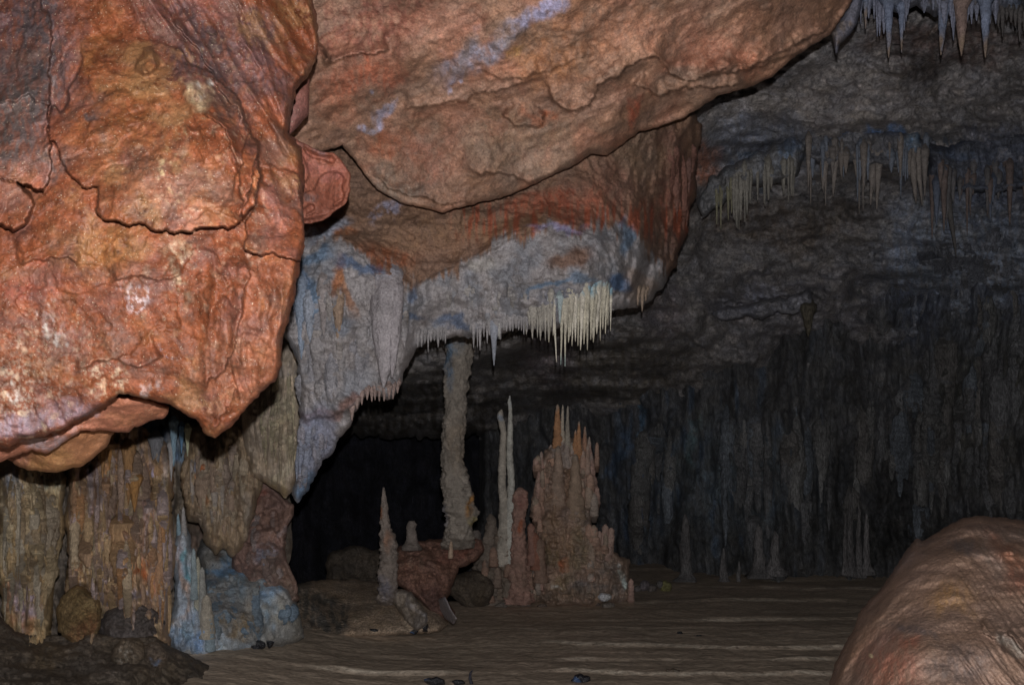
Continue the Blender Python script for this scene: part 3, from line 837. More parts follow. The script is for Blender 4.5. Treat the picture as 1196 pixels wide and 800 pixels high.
colA = relief('flowstone_column', [(-60, 540), (-10, 535), (40, 540), (72, 545), (78, 560), (73, 590), (76, 620), (68, 650), (64, 680), (62, 705), (60, 740), (56, 775), (6, 775), (4, 735), (2, 700), (-4, 680), (-60, 690)],
    dk_([(-40, 560, 4.9), (30, 560, 4.75), (70, 560, 5.1), (0, 640, 4.7), (35, 640, 4.6), (66, 660, 5.0), (30, 735, 4.85), (-40, 680, 4.9)], 1.2),
    M_FLOW, (.33, .235, .13),
    [(55, 560, 30, 16, (.33, .38, .34), .6), (8, 575, 16, 30, (.22, .28, .38), .6), (35, 700, 16, 30, (.30, .25, .36), .7), (45, 725, 12, 14, (.40, .14, .06), .6), (25, 605, 50, 14, (.20, .13, .07), .6), (14, 700, 10, 30, (.32, .16, .12), .6)],
    step=1.6, rim=(9, .14), thick=.5, jag=2.4, seed=21, gain=1.8, disp=d_flute(11, .07, 5, .24), cmod=streak(9, [((.17, .11, .06), .6), ((.46, .38, .25), .5)]),
    scarps=[([(2, 612), (30, 600), (50, 603), (74, 590)], .06, 14), ([(10, 660), (34, 655), (60, 662)], .05, 12), ([(0, 690), (20, 684), (40, 690)], .05, 14)])
tag(colA, 'fluted tan flowstone column at the far left of the cave', 'flowstone column')

colB = relief('flowstone_curtain', [(80, 545), (88, 520), (110, 500), (150, 490), (176, 505), (196, 520), (205, 545), (200, 600), (206, 640), (200, 700), (198, 735), (200, 775), (140, 785), (90, 775), (80, 740), (78, 720), (76, 680), (80, 650), (74, 610), (80, 580)],
    dk_([(90, 560, 5.2), (140, 520, 5.25), (195, 560, 5.45), (90, 640, 4.95), (140, 640, 4.8), (195, 650, 5.2), (100, 730, 4.95), (150, 735, 4.85)], 1.22),
    M_FLOW, (.33, .22, .14),
    [(110, 555, 34, 30, (.27, .21, .22), .8), (124, 578, 5, 9, LILAC, .9), (88, 560, 6, 10, OLIVE, .7), (172, 565, 9, 22, (.42, .36, .52), .9), (112, 600, 34, 22, (.34, .17, .11), .7), (160, 600, 26, 26, (.36, .17, .10), .6),
     (172, 668, 9, 26, (.48, .15, .05), .9), (150, 655, 12, 20, (.44, .23, .08), .7), (100, 650, 26, 30, (.40, .27, .11), .6), (168, 630, 20, 20, (.36, .28, .27), .6), (157, 685, 4, 12, LILAC, .8), (182, 610, 14, 50, (.2, .24, .34), .5),
     (120, 673, 45, 5, (.12, .07, .04), .8), (185, 690, 16, 40, (.24, .18, .15), .6), (145, 535, 9, 24, (.42, .22, .07), .8), (160, 520, 24, 12, (.12, .11, .12), .6)],
    step=1.6, rim=(8, .12), thick=.5, jag=3.0, seed=22, gain=1.8, disp=d_flute(13, .09, 8, .32), cmod=streak(12, [((.17, .10, .06), .65), ((.46, .36, .22), .5), ((.36, .34, .42), .35)]),
    scarps=[([(78, 680), (110, 672), (130, 678), (150, 670)], .09, 16), ([(120, 632), (145, 626), (162, 634)], .06, 14), ([(135, 700), (150, 690), (170, 705)], .08, 14), ([(160, 650), (178, 636), (200, 628)], .06, 14)])
tag(colB, 'wide brown and orange flowstone curtain between the left column and the white stalagmite', 'flowstone')

# small draperies and stalactites on the left wall
curtC = relief('fluted_drapery', [(288, 430), (322, 402), (346, 400), (360, 430), (360, 470), (358, 510), (351, 550), (342, 572), (333, 583), (326, 575), (316, 568), (302, 560), (292, 556), (285, 520), (280, 470)],
    [(290, 440, 6.6), (320, 420, 6.4), (356, 430, 6.4), (318, 500, 6.2), (356, 520, 6.4), (288, 520, 6.55), (334, 575, 6.4), (300, 550, 6.5)],
    M_FLOW, (.36, .29, .225), [(300, 480, 16, 60, (.25, .20, .16), .6), (334, 500, 12, 70, (.40, .36, .24), .5), (325, 560, 20, 16, (.36, .26, .13), .6), (325, 425, 20, 14, (.25, .22, .21), .8)],
    step=1.5, rim=(8, .12), thick=.35, jag=1.5, seed=23, gain=1.6, disp=d_flute(7, .055, 11, .05), cmod=streak(15, [((.16, .13, .10), .6)], 5, 200))
tag(curtC, 'tall tan fluted drapery hanging just right of the big red rock', 'stone drapery')

curtD = relief('fluted_drapery', [(225, 500), (250, 490), (275, 480), (300, 520), (308, 552), (300, 590), (292, 620), (282, 640), (270, 652), (262, 640), (252, 650), (240, 636), (232, 612), (222, 610), (215, 590), (210, 560), (215, 530)],
    dk_([(225, 520, 6.0), (290, 530, 5.9), (260, 560, 5.75), (220, 600, 5.95), (272, 645, 5.85), (300, 580, 5.95)], 1.13),
    M_FLOW, (.27, .20, .14), [(238, 560, 7, 26, (.46, .14, .05), .9), (225, 550, 8, 10, (.18, .25, .40), .8), (240, 600, 18, 22, (.24, .20, .17), .6), (285, 600, 14, 40, (.30, .25, .20), .7), (262, 575, 22, 20, (.22, .14, .08), .6), (230, 520, 14, 20, (.22, .2, .2), .6)],
    step=1.6, rim=(7, .10), thick=.35, jag=3.2, seed=24, gain=1.6, disp=d_flute(10, .07, 14, .24), cmod=streak(18, [((.13, .09, .06), .7), ((.38, .28, .16), .4)], 6, 120))
tag(curtD, 'brown fluted drapery with an orange streak below the point of the red rock', 'stone drapery')

dk = relief('rock_outcrop', [(285, 575), (300, 552), (318, 566), (334, 582), (345, 590), (343, 602), (336, 615), (332, 640), (336, 655), (346, 680), (350, 700), (320, 720), (290, 700), (270, 660), (275, 620)],
    dk_([(290, 600, 6.0), (335, 600, 5.9), (300, 640, 5.8), (330, 690, 5.9), (280, 680, 5.9)], 1.17), M_GREY, (.20, .125, .105),
    [(325, 620, 20, 12, (.34, .30, .32), .7, 0, .5, 6), (312, 640, 16, 20, (.30, .26, .28), .7, 30, .5, 7), (305, 575, 12, 14, (.22, .07, .05), .8), (320, 680, 26, 30, (.17, .13, .11), .8), (312, 650, 8, 14, (.22, .30, .44), .5)],
    step=1.6, rim=(5, .08), thick=.5, jag=2.4, seed=25, gain=1.4, disp=lambda p, x, y, D: fbm(p * 2.4, 4) * .3 + terr(fbm(p * 2.6 + 5, 4), 6, .25) * .4 + ridged(p * 6, 3) * .05 + fbm(p * 16, 3) * .03)
tag(dk, 'purplish brown rock outcrop at the left edge of the black cavern', 'rock outcrop')

# blue flowstone cascade with a rounded shoulder
blue = relief('blue_flowstone', [(228, 650), (238, 622), (250, 606), (262, 598), (285, 596), (300, 608), (314, 630), (318, 655), (330, 676), (345, 700), (352, 722), (355, 745), (330, 756), (290, 760), (262, 768), (235, 772), (205, 770), (190, 762),
                      (196, 735), (215, 720), (230, 700), (238, 670)],
    dk_([(250, 640, 5.75), (285, 625, 5.8), (310, 650, 5.75), (280, 690, 5.4), (335, 700, 5.5), (350, 740, 5.5), (290, 755, 5.3), (210, 765, 5.15), (225, 720, 5.3), (260, 720, 5.2)], 1.25),
    M_GREY, (.185, .18, .175),
    [(275, 665, 34, 34, (.15, .215, .28), .8, 0, .8), (250, 740, 50, 24, (.26, .32, .39), .9, 0, .8), (315, 700, 24, 36, (.20, .25, .30), .8, 20, .8), (258, 630, 16, 14, (.15, .11, .09), .8), (270, 655, 20, 14, (.10, .19, .31), .7), (250, 672, 20, 8, (.09, .18, .30), .7), (290, 640, 18, 14, (.22, .27, .32), .6), (275, 722, 28, 14, (.17, .13, .085), .95, 18), (270, 738, 30, 6, (.30, .25, .19), .6, 15),
     (335, 725, 18, 24, (.27, .27, .26), .8), (255, 740, 50, 12, (.30, .36, .42), .6), (245, 690, 12, 6, (.05, .08, .13), .7), (285, 655, 14, 8, (.36, .33, .33), .6, 0, .5, 8), (315, 700, 20, 26, (.17, .25, .35), .7)],
    step=1.6, rim=(8, .12), thick=.6, jag=2.0, seed=26, gain=1.6, disp=lambda p, x, y, D: fbm(p * 2.6, 4) * .16 + ridged(np.stack([(x - y * .5) / 26, (x * .5 + y) / 90, 0 * x], -1), 3) * .06 + fbm(p * 14, 3) * .014 + terr(fbm(p * 2.4 + 7, 4), 6, .25) * .12,
    scarps=[([(240, 688), (262, 690), (290, 692), (316, 676)], .10, 16), ([(244, 722), (262, 712), (290, 722), (300, 742)], .10, 14)])
tag(blue, 'pale blue flowstone cascade spreading onto the floor at the foot of the left wall', 'flowstone')

stag_w = tag(bpy.data.objects.new('stalagmite', None), 'white and blue stalagmite with a broad fluted skirt standing on the pale blue flowstone', 'stalagmite')
COL.objects.link(stag_w); stag_w.location = P(222, 765, 6.4)


def own(o, root):
    o.parent = root; o.matrix_parent_inverse.identity()
    me = o.data; n = len(me.vertices); co = np.empty(n * 3, np.float32); me.vertices.foreach_get('co', co)
    co = co.reshape(-1, 3) - np.array(root.location, np.float32); me.vertices.foreach_set('co', co.ravel()); me.update()
    return o


own(relief('shaft', [(203, 640), (207, 622), (212, 612), (217, 611), (221, 622), (224, 640), (229, 655), (232, 672), (238, 690), (242, 715), (250, 735), (262, 756), (240, 768), (210, 766), (194, 752), (192, 738), (200, 722), (204, 700), (203, 670)],
    dk_([(212, 620, 5.25), (215, 680, 5.1), (238, 700, 5.2), (200, 745, 5.05), (250, 755, 5.1), (220, 740, 4.95)], 1.27), M_GREY, (.34, .38, .44),
    [(211, 680, 7, 50, (.46, .33, .27), .8, 4), (213, 640, 9, 20, (.42, .40, .46), .7), (225, 670, 5, 40, (.13, .34, .42), .8), (222, 750, 34, 16, (.24, .33, .45), .7), (205, 735, 10, 10, (.48, .40, .34), .7), (222, 735, 10, 22, (.22, .33, .42), .6), (240, 745, 12, 14, (.17, .27, .44), .7)],
    step=1.4, rim=(6, .08), thick=.25, jag=1.6, seed=27, gain=1.45, disp=d_flute(8, .05, 21, .05)), stag_w)
for (x, y0, y1, w, dd, c) in ((214, 592, 626, 2.6, 5.22, (.44, .42, .42)), (208, 600, 625, 2.2, 5.24, (.30, .42, .5)), (231, 650, 725, 4, 5.12, (.46, .44, .36)), (236, 662, 735, 4.2, 5.1, (.42, .42, .40)), (226, 640, 700, 3.5, 5.1, (.36, .44, .48)), (241, 694, 745, 7.5, 5.06, (.48, .43, .36)), (244, 715, 760, 5, 5.05, (.32, .40, .46))):
    own(spindle('spire', [(x, y0, .5), (x, y0 + 4, w * .6), (x + .6, (y0 + y1) / 2, w), (x + 1, y1, w * 1.25)], dd * 1.265, M_STAL, c, seg=12, nr=30, rough=.12, flute=.1, seed=x * .7 + y0), stag_w)

# dark bank, boulders and stones at the bottom left
mud = relief('dark_bank', [(-120, 690), (-20, 700), (20, 738), (70, 742), (110, 735), (150, 742), (185, 738), (200, 756), (225, 768), (245, 778), (252, 800), (262, 860), (-120, 860)],
    dk_([(-60, 700, 4.7), (60, 745, 4.75), (150, 745, 4.8), (240, 785, 4.9), (60, 810, 4.1), (-60, 810, 4.0), (200, 830, 4.4), (100, 855, 3.9)], 1.2), M_GROUND, (.10, .078, .060),  # bank has a dark brown base tone
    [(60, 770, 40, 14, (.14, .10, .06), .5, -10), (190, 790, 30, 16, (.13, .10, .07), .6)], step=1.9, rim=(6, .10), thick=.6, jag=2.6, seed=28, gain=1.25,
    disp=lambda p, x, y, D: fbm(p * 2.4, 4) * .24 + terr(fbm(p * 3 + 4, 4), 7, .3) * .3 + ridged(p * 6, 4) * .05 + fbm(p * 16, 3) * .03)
tag(mud, 'dark bank in the bottom left corner below the tan column', 'mud bank')
RK = [((92, 720), 26, 34, 5.65, (.27, .18, .085), 'knobbly ochre boulder at the foot of the gap between column and curtain'),
      ((152, 735), 38, 30, 5.75, (.125, .105, .10), 'smooth dark grey boulder under the orange curtain'),
      ((150, 765), 22, 22, 5.45, (.15, .115, .085), 'rough brown rock with pale chips on the dark bank'),
      ((178, 766), 18, 17, 5.5, (.17, .13, .10), 'brown rock with a pale blue patch on the dark bank')]


def rock(name, c, rx, ry, d, col, label, seed, mat=None, lump=.35, blobs=(), cat='rock', group=None, z=1.0):
    th = np.linspace(0, 2 * math.pi, 26, endpoint=False)
    n = fbm(np.stack([np.cos(th) * 1.2, np.sin(th) * 1.2, 0 * th + seed * 1.7], -1), 3) * lump
    poly = np.stack([c[0] + rx * np.cos(th) * (1 + n), c[1] + ry * np.sin(th) * (1 + n)], 1)
    s = max(.8, min(1.6, min(rx, ry) / 8))
    R = min(rx, ry); m = R / F * d
    o = relief(name, [tuple(p) for p in poly], [(c[0] - rx, c[1], d), (c[0] + rx, c[1], d), (c[0], c[1] - ry, d + m * .3), (c[0], c[1] + ry, d)], mat or M_GROUND, col, blobs, step=s, rim=(R * .8, m * z * .8), thick=m * 1.2,
               jag=min(2.4, R / 5), seed=seed, disp=lambda p, x, y, D: fbm(p / m * .9 + seed, 4) * m * .9 + terr(fbm(p / m * 1.3 + seed + 5, 4), 5, .25) * m * .4 + ridged(p / m * 2.6, 4, .6) * m * .26)
    tag(o, label, cat, group)
    return o


rock('boulder', *RK[0][:1], RK[0][1], RK[0][2], RK[0][3], RK[0][4], RK[0][5], 31, blobs=[(85, 700, 20, 30, (.36, .27, .13), .7, 0, .5, 6), (100, 735, 20, 20, (.27, .12, .06), .7)])
rock('boulder', *RK[1][:1], RK[1][1], RK[1][2], RK[1][3], RK[1][4], RK[1][5], 32)
rock('rough_rock', *RK[2][:1], RK[2][1], RK[2][2], RK[2][3], RK[2][4], RK[2][5], 33, blobs=[(148, 762, 16, 16, (.36, .32, .28), .9, 0, .5, 5)])
rock('rough_rock', *RK[3][:1], RK[3][1], RK[3][2], RK[3][3], RK[3][4], RK[3][5], 34, blobs=[(182, 775, 9, 5, (.22, .30, .48), .9, -30), (176, 752, 9, 9, (.3, .27, .24), .7, 0, .5, 5)])


# ------------------------------------------------------------------ hanging folds modelled on the flowstone
def folds(root, region, n, wr, lr, cols, seed, mat=None, up=.5, proud=.55):
    rnd = random.Random(seed)
    reg = np.array(region, float); lo = reg.min(0); hi = reg.max(0); k = 0; tries = 0
    while k < n and tries < n * 12:
        tries += 1
        x = rnd.uniform(lo[0], hi[0]); y = rnd.uniform(lo[1], hi[1])
        L = rnd.uniform(*lr); wd = rnd.uniform(*wr); yb = y + L
        if not inside(reg, np.array([x]), np.array([y]))[0] or not inside(reg, np.array([x]), np.array([yb]))[0]:
            continue
        ts = (0, .12, .3, .55, .8, 1.0)
        ds = [surf(root, x, y + L * t, None) for t in ts]
        if any(d is None for d in ds):
            continue
        if max(ds) - min(ds) > .8:
            continue
        f = rnd.choice([(.15, .7, 1, 1.05, .8, .12), (.1, .5, .8, 1.0, .55, .06), (.3, .9, 1, .8, .45, .05)])
        bx = rnd.uniform(-3, 3)
        prof = [(x + bx * t, y + L * t, wd * ff, d + wd * d / F * (1 - proud) * (1.6 if i in (0,) else 1)) for i, (t, ff, d) in enumerate(zip(ts, f, ds))]
        o = spindle('drapery', prof, ds[2], mat or M_FLOW, tuple(.55 * a + .45 * b for a, b in zip(rnd.choice(cols), np.mean(np.array(cols), 0))), seg=16, nr=int(20 + L * .7), rough=.17, flute=.16, knob=.05, seed=seed + k * 2.7, parent=root, nsc=1.3)
        k += 1



folds(colA, [(0, 560), (68, 560), (66, 640), (58, 725), (8, 725), (0, 640)], 6, (8, 13), (50, 110), [(.42, .32, .19), (.36, .30, .24)], 1001, proud=.4)
folds(colB, [(88, 530), (120, 505), (176, 510), (196, 545), (196, 730), (86, 730)], 14, (8, 15), (45, 110), [(.44, .28, .17), (.36, .26, .22), (.50, .30, .14), (.30, .22, .18)], 1011, proud=.4)
folds(curtD, [(222, 505), (285, 500), (300, 560), (270, 640), (238, 625), (215, 580)], 5, (7, 11), (50, 90), [(.36, .26, .19), (.30, .24, .21)], 1021, proud=.4)
folds(wall, [(700, 490), (860, 470), (1000, 460), (1190, 300), (1190, 640), (1000, 650), (720, 660)], 85, (4, 13), (50, 190), [(.22, .22, .235), (.17, .17, .18), (.26, .255, .25), (.20, .24, .30), (.20, .18, .165)], 1031, mat=M_WALL, proud=.5)
folds(farceil, [(1040, 290), (1100, 265), (1190, 250), (1190, 430), (1060, 420)], 40, (4, 10), (40, 120), [(.26, .28, .34), (.22, .23, .27), (.28, .28, .30)], 1041, mat=M_WALL, proud=.5)
folds(farceil, [(830, 210), (860, 190), (1080, 150), (1190, 150), (1190, 215), (1080, 225), (840, 240)], 40, (2, 5), (16, 50), [(.28, .30, .36), (.24, .25, .29)], 1051, mat=M_GREY, proud=.5)
FA = [(.56, .45, .29), (.38, .27, .15), (.50, .38, .23), (.30, .21, .13), (.46, .42, .36)]
FB = [(.56, .39, .20), (.46, .24, .12), (.28, .18, .13), (.64, .30, .10), (.46, .40, .46), (.38, .28, .24), (.52, .44, .30)]
FD = [(.40, .32, .24), (.30, .20, .15), (.46, .37, .26), (.38, .35, .34)]
folds(colA, [(0, 548), (70, 552), (70, 640), (60, 735), (6, 735), (0, 640)], 40, (2.4, 5.5), (40, 150), FA, 901)
folds(colB, [(84, 540), (110, 505), (170, 510), (198, 540), (198, 740), (84, 735)], 80, (2.4, 6), (40, 150), FB, 931)
folds(curtD, [(222, 505), (285, 500), (300, 560), (270, 640), (238, 625), (215, 580)], 30, (2.4, 5.5), (35, 100), FD, 961)
folds(curtC, [(290, 430), (348, 415), (348, 540), (330, 570), (292, 550)], 22, (2.2, 4), (50, 120), [(.42, .37, .25), (.34, .29, .22), (.28, .22, .17), (.46, .40, .28)], 971)
folds(dk, [(292, 580), (335, 600), (325, 640), (335, 690), (290, 680), (282, 610)], 10, (3, 6), (12, 34), [(.26, .18, .16), (.32, .27, .27), (.20, .14, .12)], 976, mat=M_GREY)
folds(blue, [(240, 640), (300, 615), (318, 660), (345, 700), (345, 740), (235, 760), (225, 720)], 16, (4, 9), (18, 50), [(.20, .26, .33), (.24, .28, .31), (.16, .24, .34), (.28, .28, .27)], 981, mat=M_GREY, proud=.3)
folds(body, [(345, 320), (400, 330), (440, 345), (500, 350), (480, 400), (455, 450), (400, 480), (350, 480)], 30, (3, 8), (20, 70), [(.32, .30, .31), (.27, .27, .31), (.36, .32, .30)], 986, mat=M_GREY, proud=.35)
folds(body, [(340, 495), (405, 490), (385, 525), (355, 580), (342, 575)], 22, (2.5, 4.5), (18, 60), [(.24, .27, .36), (.30, .28, .32), (.22, .22, .26)], 991, mat=M_GREY)
folds(body, [(765, 165), (808, 150), (808, 280), (790, 290), (765, 250)], 10, (3, 6), (40, 90), [(.22, .10, .075), (.26, .13, .10), (.18, .10, .085)], 995, mat=M_GREY, proud=.4)
folds(body, [(520, 330), (620, 320), (700, 335), (640, 385), (520, 390)], 30, (2, 4), (8, 26), [(.34, .32, .33), (.28, .29, .33), (.38, .35, .33)], 998, mat=M_GREY, proud=.4)

# ================================================================== RIGHT FOREGROUND MOUND
mound_poly = [(950, 900), (962, 830), (968, 800), (975, 775), (985, 755), (996, 735), (1006, 712), (1020, 696), (1034, 680), (1046, 662), (1056, 646), (1066, 633), (1070, 628), (1077, 632), (1090, 626), (1103, 616),
              (1120, 606), (1142, 602), (1165, 604), (1185, 606), (1215, 612), (1300, 640), (1420, 720), (1420, 900)]


def d_mound(pos, px, py, D):
    h = fbm(pos * 2.2, 4) * .16
    # growth ridges that fan down and to the right from the crest
    a = math.radians(52); cx, cy = 1120, 600
    ang = np.arctan2(py - cy + 30, px - cx + 120)
    u = (px * math.cos(a + math.pi / 2) + py * math.sin(a + math.pi / 2)) + n2(px, py, 90, seed=2) * 9
    w = sst(1090, 1130, px) * sst(1010, 1080, px + (py - 600) * .2)
    h = h + ridged(np.stack([u / 7, (px + py) / 190, 0 * px], -1), 3, .5) * .017 * (0.2 + .8 * sst(1080, 1125, px - (py - 640) * .1))
    u2 = py - (1120 - px) * .75 + n2(px, py, 80, seed=5) * 9
    h = h + ridged(np.stack([u2 / 11, px / 160, 0 * px + 4], -1), 3, .55) * .007 * sst(1130, 1080, px)
    h = h + fbm(pos * 14, 4, .65) * .012 + fbm(pos * 45, 3, .65) * .004
    return h


mound = relief('flowstone_mound', mound_poly, [(970, 800, 3.15), (1070, 640, 3.45), (1140, 606, 3.6), (1196, 610, 3.6), (1050, 780, 2.75), (1130, 700, 2.95), (1196, 700, 2.9), (1100, 880, 2.3), (1300, 700, 2.9), (1300, 880, 2.3), (960, 880, 2.9), (1196, 790, 2.6)],
    M_MOUND, (.245, .155, .115),
    [(1170, 640, 26, 17, (.32, .14, .09), .85, 28, .8), (1192, 672, 20, 26, (.30, .13, .085), .85, 0, .8), (1112, 700, 36, 20, (.34, .19, .085), .85, -18, .9), (1135, 715, 24, 12, (.33, .19, .10), .6, 35, .9), (1050, 640, 40, 22, (.17, .13, .125), .6, -40), (1120, 640, 26, 12, (.15, .12, .115), .6, 20),
     (1040, 780, 42, 40, (.30, .12, .082), .8, 0, .9), (1060, 752, 14, 9, (.33, .10, .06), .5, 0, .9), (1018, 767, 3, 2.5, (.75, .6, .35), .95), (1070, 740, 40, 7, (.13, .10, .095), .7, 12), (1120, 775, 50, 26, (.12, .088, .078), .75), (1160, 650, 14, 30, (.36, .29, .25), .35, -35),  # darkest blob here paints the shadow low on the mound into its colour
     (1180, 752, 24, 8, (.42, .36, .31), .9, 35), (1192, 625, 20, 10, (.30, .22, .18), .6)],
    step=1.5, rim=(50, .30), thick=.7, jag=1.5, seed=40, gain=.66, warp=.45, disp=d_mound,
    plates=[([(1160, 735), (1175, 738), (1215, 770), (1215, 800), (1185, 772), (1168, 752)], -.05, 4)],
    scarps=[([(1142, 727), (1152, 738), (1168, 746)], .05, 8), ([(1172, 738), (1185, 748), (1200, 757)], .05, 8), ([(1170, 655), (1178, 648), (1186, 645)], .04, 8)])
tag(mound, 'big rounded reddish brown flowstone mound with ridged layers in the bottom right corner', 'flowstone mound')

# ================================================================== MIDDLE GROUND
slope = relief('mud_slope', [(330, 700), (340, 684), (360, 678), (400, 676), (440, 678), (470, 690), (500, 700), (515, 715), (525, 728), (512, 738), (480, 741), (440, 742), (405, 744), (360, 748), (330, 748)],
    [(340, 690, 8.1), (420, 680, 8.9), (500, 705, 8.1), (520, 735, 7.7), (440, 740, 7.55), (340, 745, 7.35), (430, 710, 8.0)], M_GROUND, (.36, .27, .20),
    [(366, 715, 42, 34, (.10, .092, .082), .95, 40, .25), (345, 690, 30, 16, (.085, .08, .07), .9), (440, 700, 50, 8, (.17, .12, .08), .5, 35), (450, 725, 60, 10, (.30, .24, .18), .6, 15), (470, 700, 40, 6, (.32, .23, .15), .5, 40)],  # first two dark blobs paint the flash shadow into the slope colour
    step=1.6, rim=(5, .12), thick=.5, jag=1.8, seed=41, gain=1.2, disp=lambda p, x, y, D: fbm(p * 1.5, 4) * .14 + ridged(np.stack([(x - y) / 40, (x + y) / 190, 0 * x], -1), 3) * .09 + fbm(p * 12, 3) * .012)
tag(slope, 'smooth brown mud slope running down to the terraced floor in front of the cavern', 'mud slope')
rock('boulder', (418, 664), 40, 24, 9.6, (.125, .10, .08), 'dull brown boulder behind the mud slope at the mouth of the black cavern', 42, lump=.3)
ped = relief('fallen_block', [(462, 640), (480, 634), (500, 630), (520, 629), (538, 631), (552, 620), (562, 628), (566, 640), (560, 652), (546, 660), (536, 664), (530, 680), (522, 700), (532, 715), (528, 728), (512, 720), (500, 712), (488, 700), (474, 690), (462, 680), (456, 660)],
    [(465, 650, 8.2), (520, 632, 8.6), (562, 635, 8.5), (500, 670, 8.0), (530, 700, 8.2), (520, 720, 7.9), (470, 685, 8.0)], M_GROUND, (.23, .125, .095),
    [(490, 655, 26, 14, (.32, .21, .16), .6, -20, .5, 7), (540, 640, 30, 12, (.24, .10, .075), .8), (505, 690, 20, 16, (.17, .09, .075), .8)], step=1.2, rim=(5, .12), thick=.5, jag=1.8, jstep=2.5, seed=43, gain=1.15,
    disp=lambda p, x, y, D: fbm(p * 3, 4) * .2 + ridged(p * 6, 3) * .09 + fbm(p * 16, 3, .6) * .05)
tag(ped, 'reddish brown rock block with an overhanging right edge carrying the tall column', 'rock')
rk2 = relief('flowstone_tongue', [(455, 690), (468, 688), (480, 692), (490, 704), (498, 716), (500, 730), (486, 738), (470, 722), (460, 706)], [(460, 695, 7.9), (480, 700, 7.7), (495, 730, 7.5), (475, 725, 7.6)], M_GREY, (.30, .25, .21),
              [(488, 712, 5, 18, (.46, .42, .42), .8, -20), (468, 692, 8, 5, (.4, .36, .34), .7)], step=1.1, rim=(5, .10), thick=.3, jag=2.0, seed=44, disp=lambda p, x, y, D: fbm(p * 5, 4) * .2 + r2(x, y, 8, 30) * .08)
tag(rk2, 'pale folded tongue of flowstone below the thin stalagmite', 'flowstone')
rk3 = relief('flowstone_tongue', [(512, 700), (520, 696), (526, 710), (534, 722), (530, 730), (520, 722), (512, 714)], [(515, 702, 7.75), (530, 728, 7.5), (522, 712, 7.6)], M_GREY, (.40, .36, .38), step=1.0, rim=(4, .07), thick=.2, jag=.5, seed=45)
tag(rk3, 'narrow pale flowstone tongue under the overhanging red block', 'flowstone')
rock('boulder', (552, 688), 26, 24, 9.1, (.14, .11, .085), 'olive brown boulder behind the red block, left of the spired formation', 46)

column = spindle('cave_column', [(545, 240, 30, 8.6), (542, 320, 24, 8.3), (538, 388, 19), (536, 400, 17), (536, 420, 14), (533, 445, 14), (532, 470, 12.5), (531, 500, 13), (528, 520, 12.5), (530, 545, 13), (531, 560, 16), (535, 580, 17.5), (538, 596, 19), (540, 606, 16), (536, 618, 15), (535, 628, 18, 8.15), (534, 640, 18, 8.35)], 8.1,
    M_STAL, (.36, .315, .275), seg=80, nr=420, rough=.21, knob=.09, seed=50, nsc=3.2,
    blobs=[(548, 590, 6, 14, (.50, .24, .06), .9), (551, 568, 5, 10, (.48, .2, .06), .8), (524, 420, 6, 40, (.14, .24, .38), .8), (532, 405, 14, 12, (.2, .26, .34), .6), (522, 600, 6, 14, (.25, .26, .36), .7), (552, 608, 6, 8, (.44, .36, .14), .7), (536, 520, 14, 40, (.34, .26, .19), .5)])
tag(column, 'tall rough grey column joining the hanging flowstone to the red block below', 'cave column')

s1 = spindle('stalagmite', [(448, 569, .8), (448, 575, 2), (449, 590, 4), (449, 605, 5), (451, 620, 6.5), (453, 624, 9), (454, 645, 9.5), (453, 670, 10), (453, 690, 11.5), (454, 700, 13, 8.0), (455, 712, 12, 8.4)], 7.9, M_STAL, (.32, .265, .235), seg=40, nr=170, rough=.26, knob=.10, nsc=2.6, seed=51,
             blobs=[(446, 596, 5, 8, (.46, .18, .08), .8), (455, 632, 5, 16, (.44, .24, .16), .7), (452, 685, 12, 14, (.26, .26, .34), .6)])
tag(s1, 'thin pointed grey stalagmite with a thicker lower half left of the red block', 'stalagmite')
s2 = spindle('stalagmite', [(481, 608, 3), (481, 612, 6), (480, 618, 5.2), (481, 630, 6.5), (481, 642, 12, 8.2)], 8.1, M_STAL, (.26, .22, .20), seg=24, nr=50, rough=.16, knob=.1, seed=52)
tag(s2, 'short blunt grey stalagmite with a round head on the red block', 'stalagmite')
s3 = spindle('stalagmite', [(527, 632, 1), (527, 636, 2.2), (526.5, 645, 2.8), (526, 652, 3)], 8.05, M_STAL, (.55, .40, .30), seg=14, nr=24, rough=.1, seed=53)
tag(s3, 'tiny cream stalagmite on the front of the red block below the column', 'stalagmite')
s4 = spindle('stalagmite', [(556, 619, 3), (556, 623, 5.5), (555, 632, 6), (556, 645, 7)], 8.6, M_STAL, (.20, .17, .155), seg=18, nr=30, rough=.18, seed=54)
tag(s4, 'stubby dark grey stalagmite on the right end of the red block', 'stalagmite')

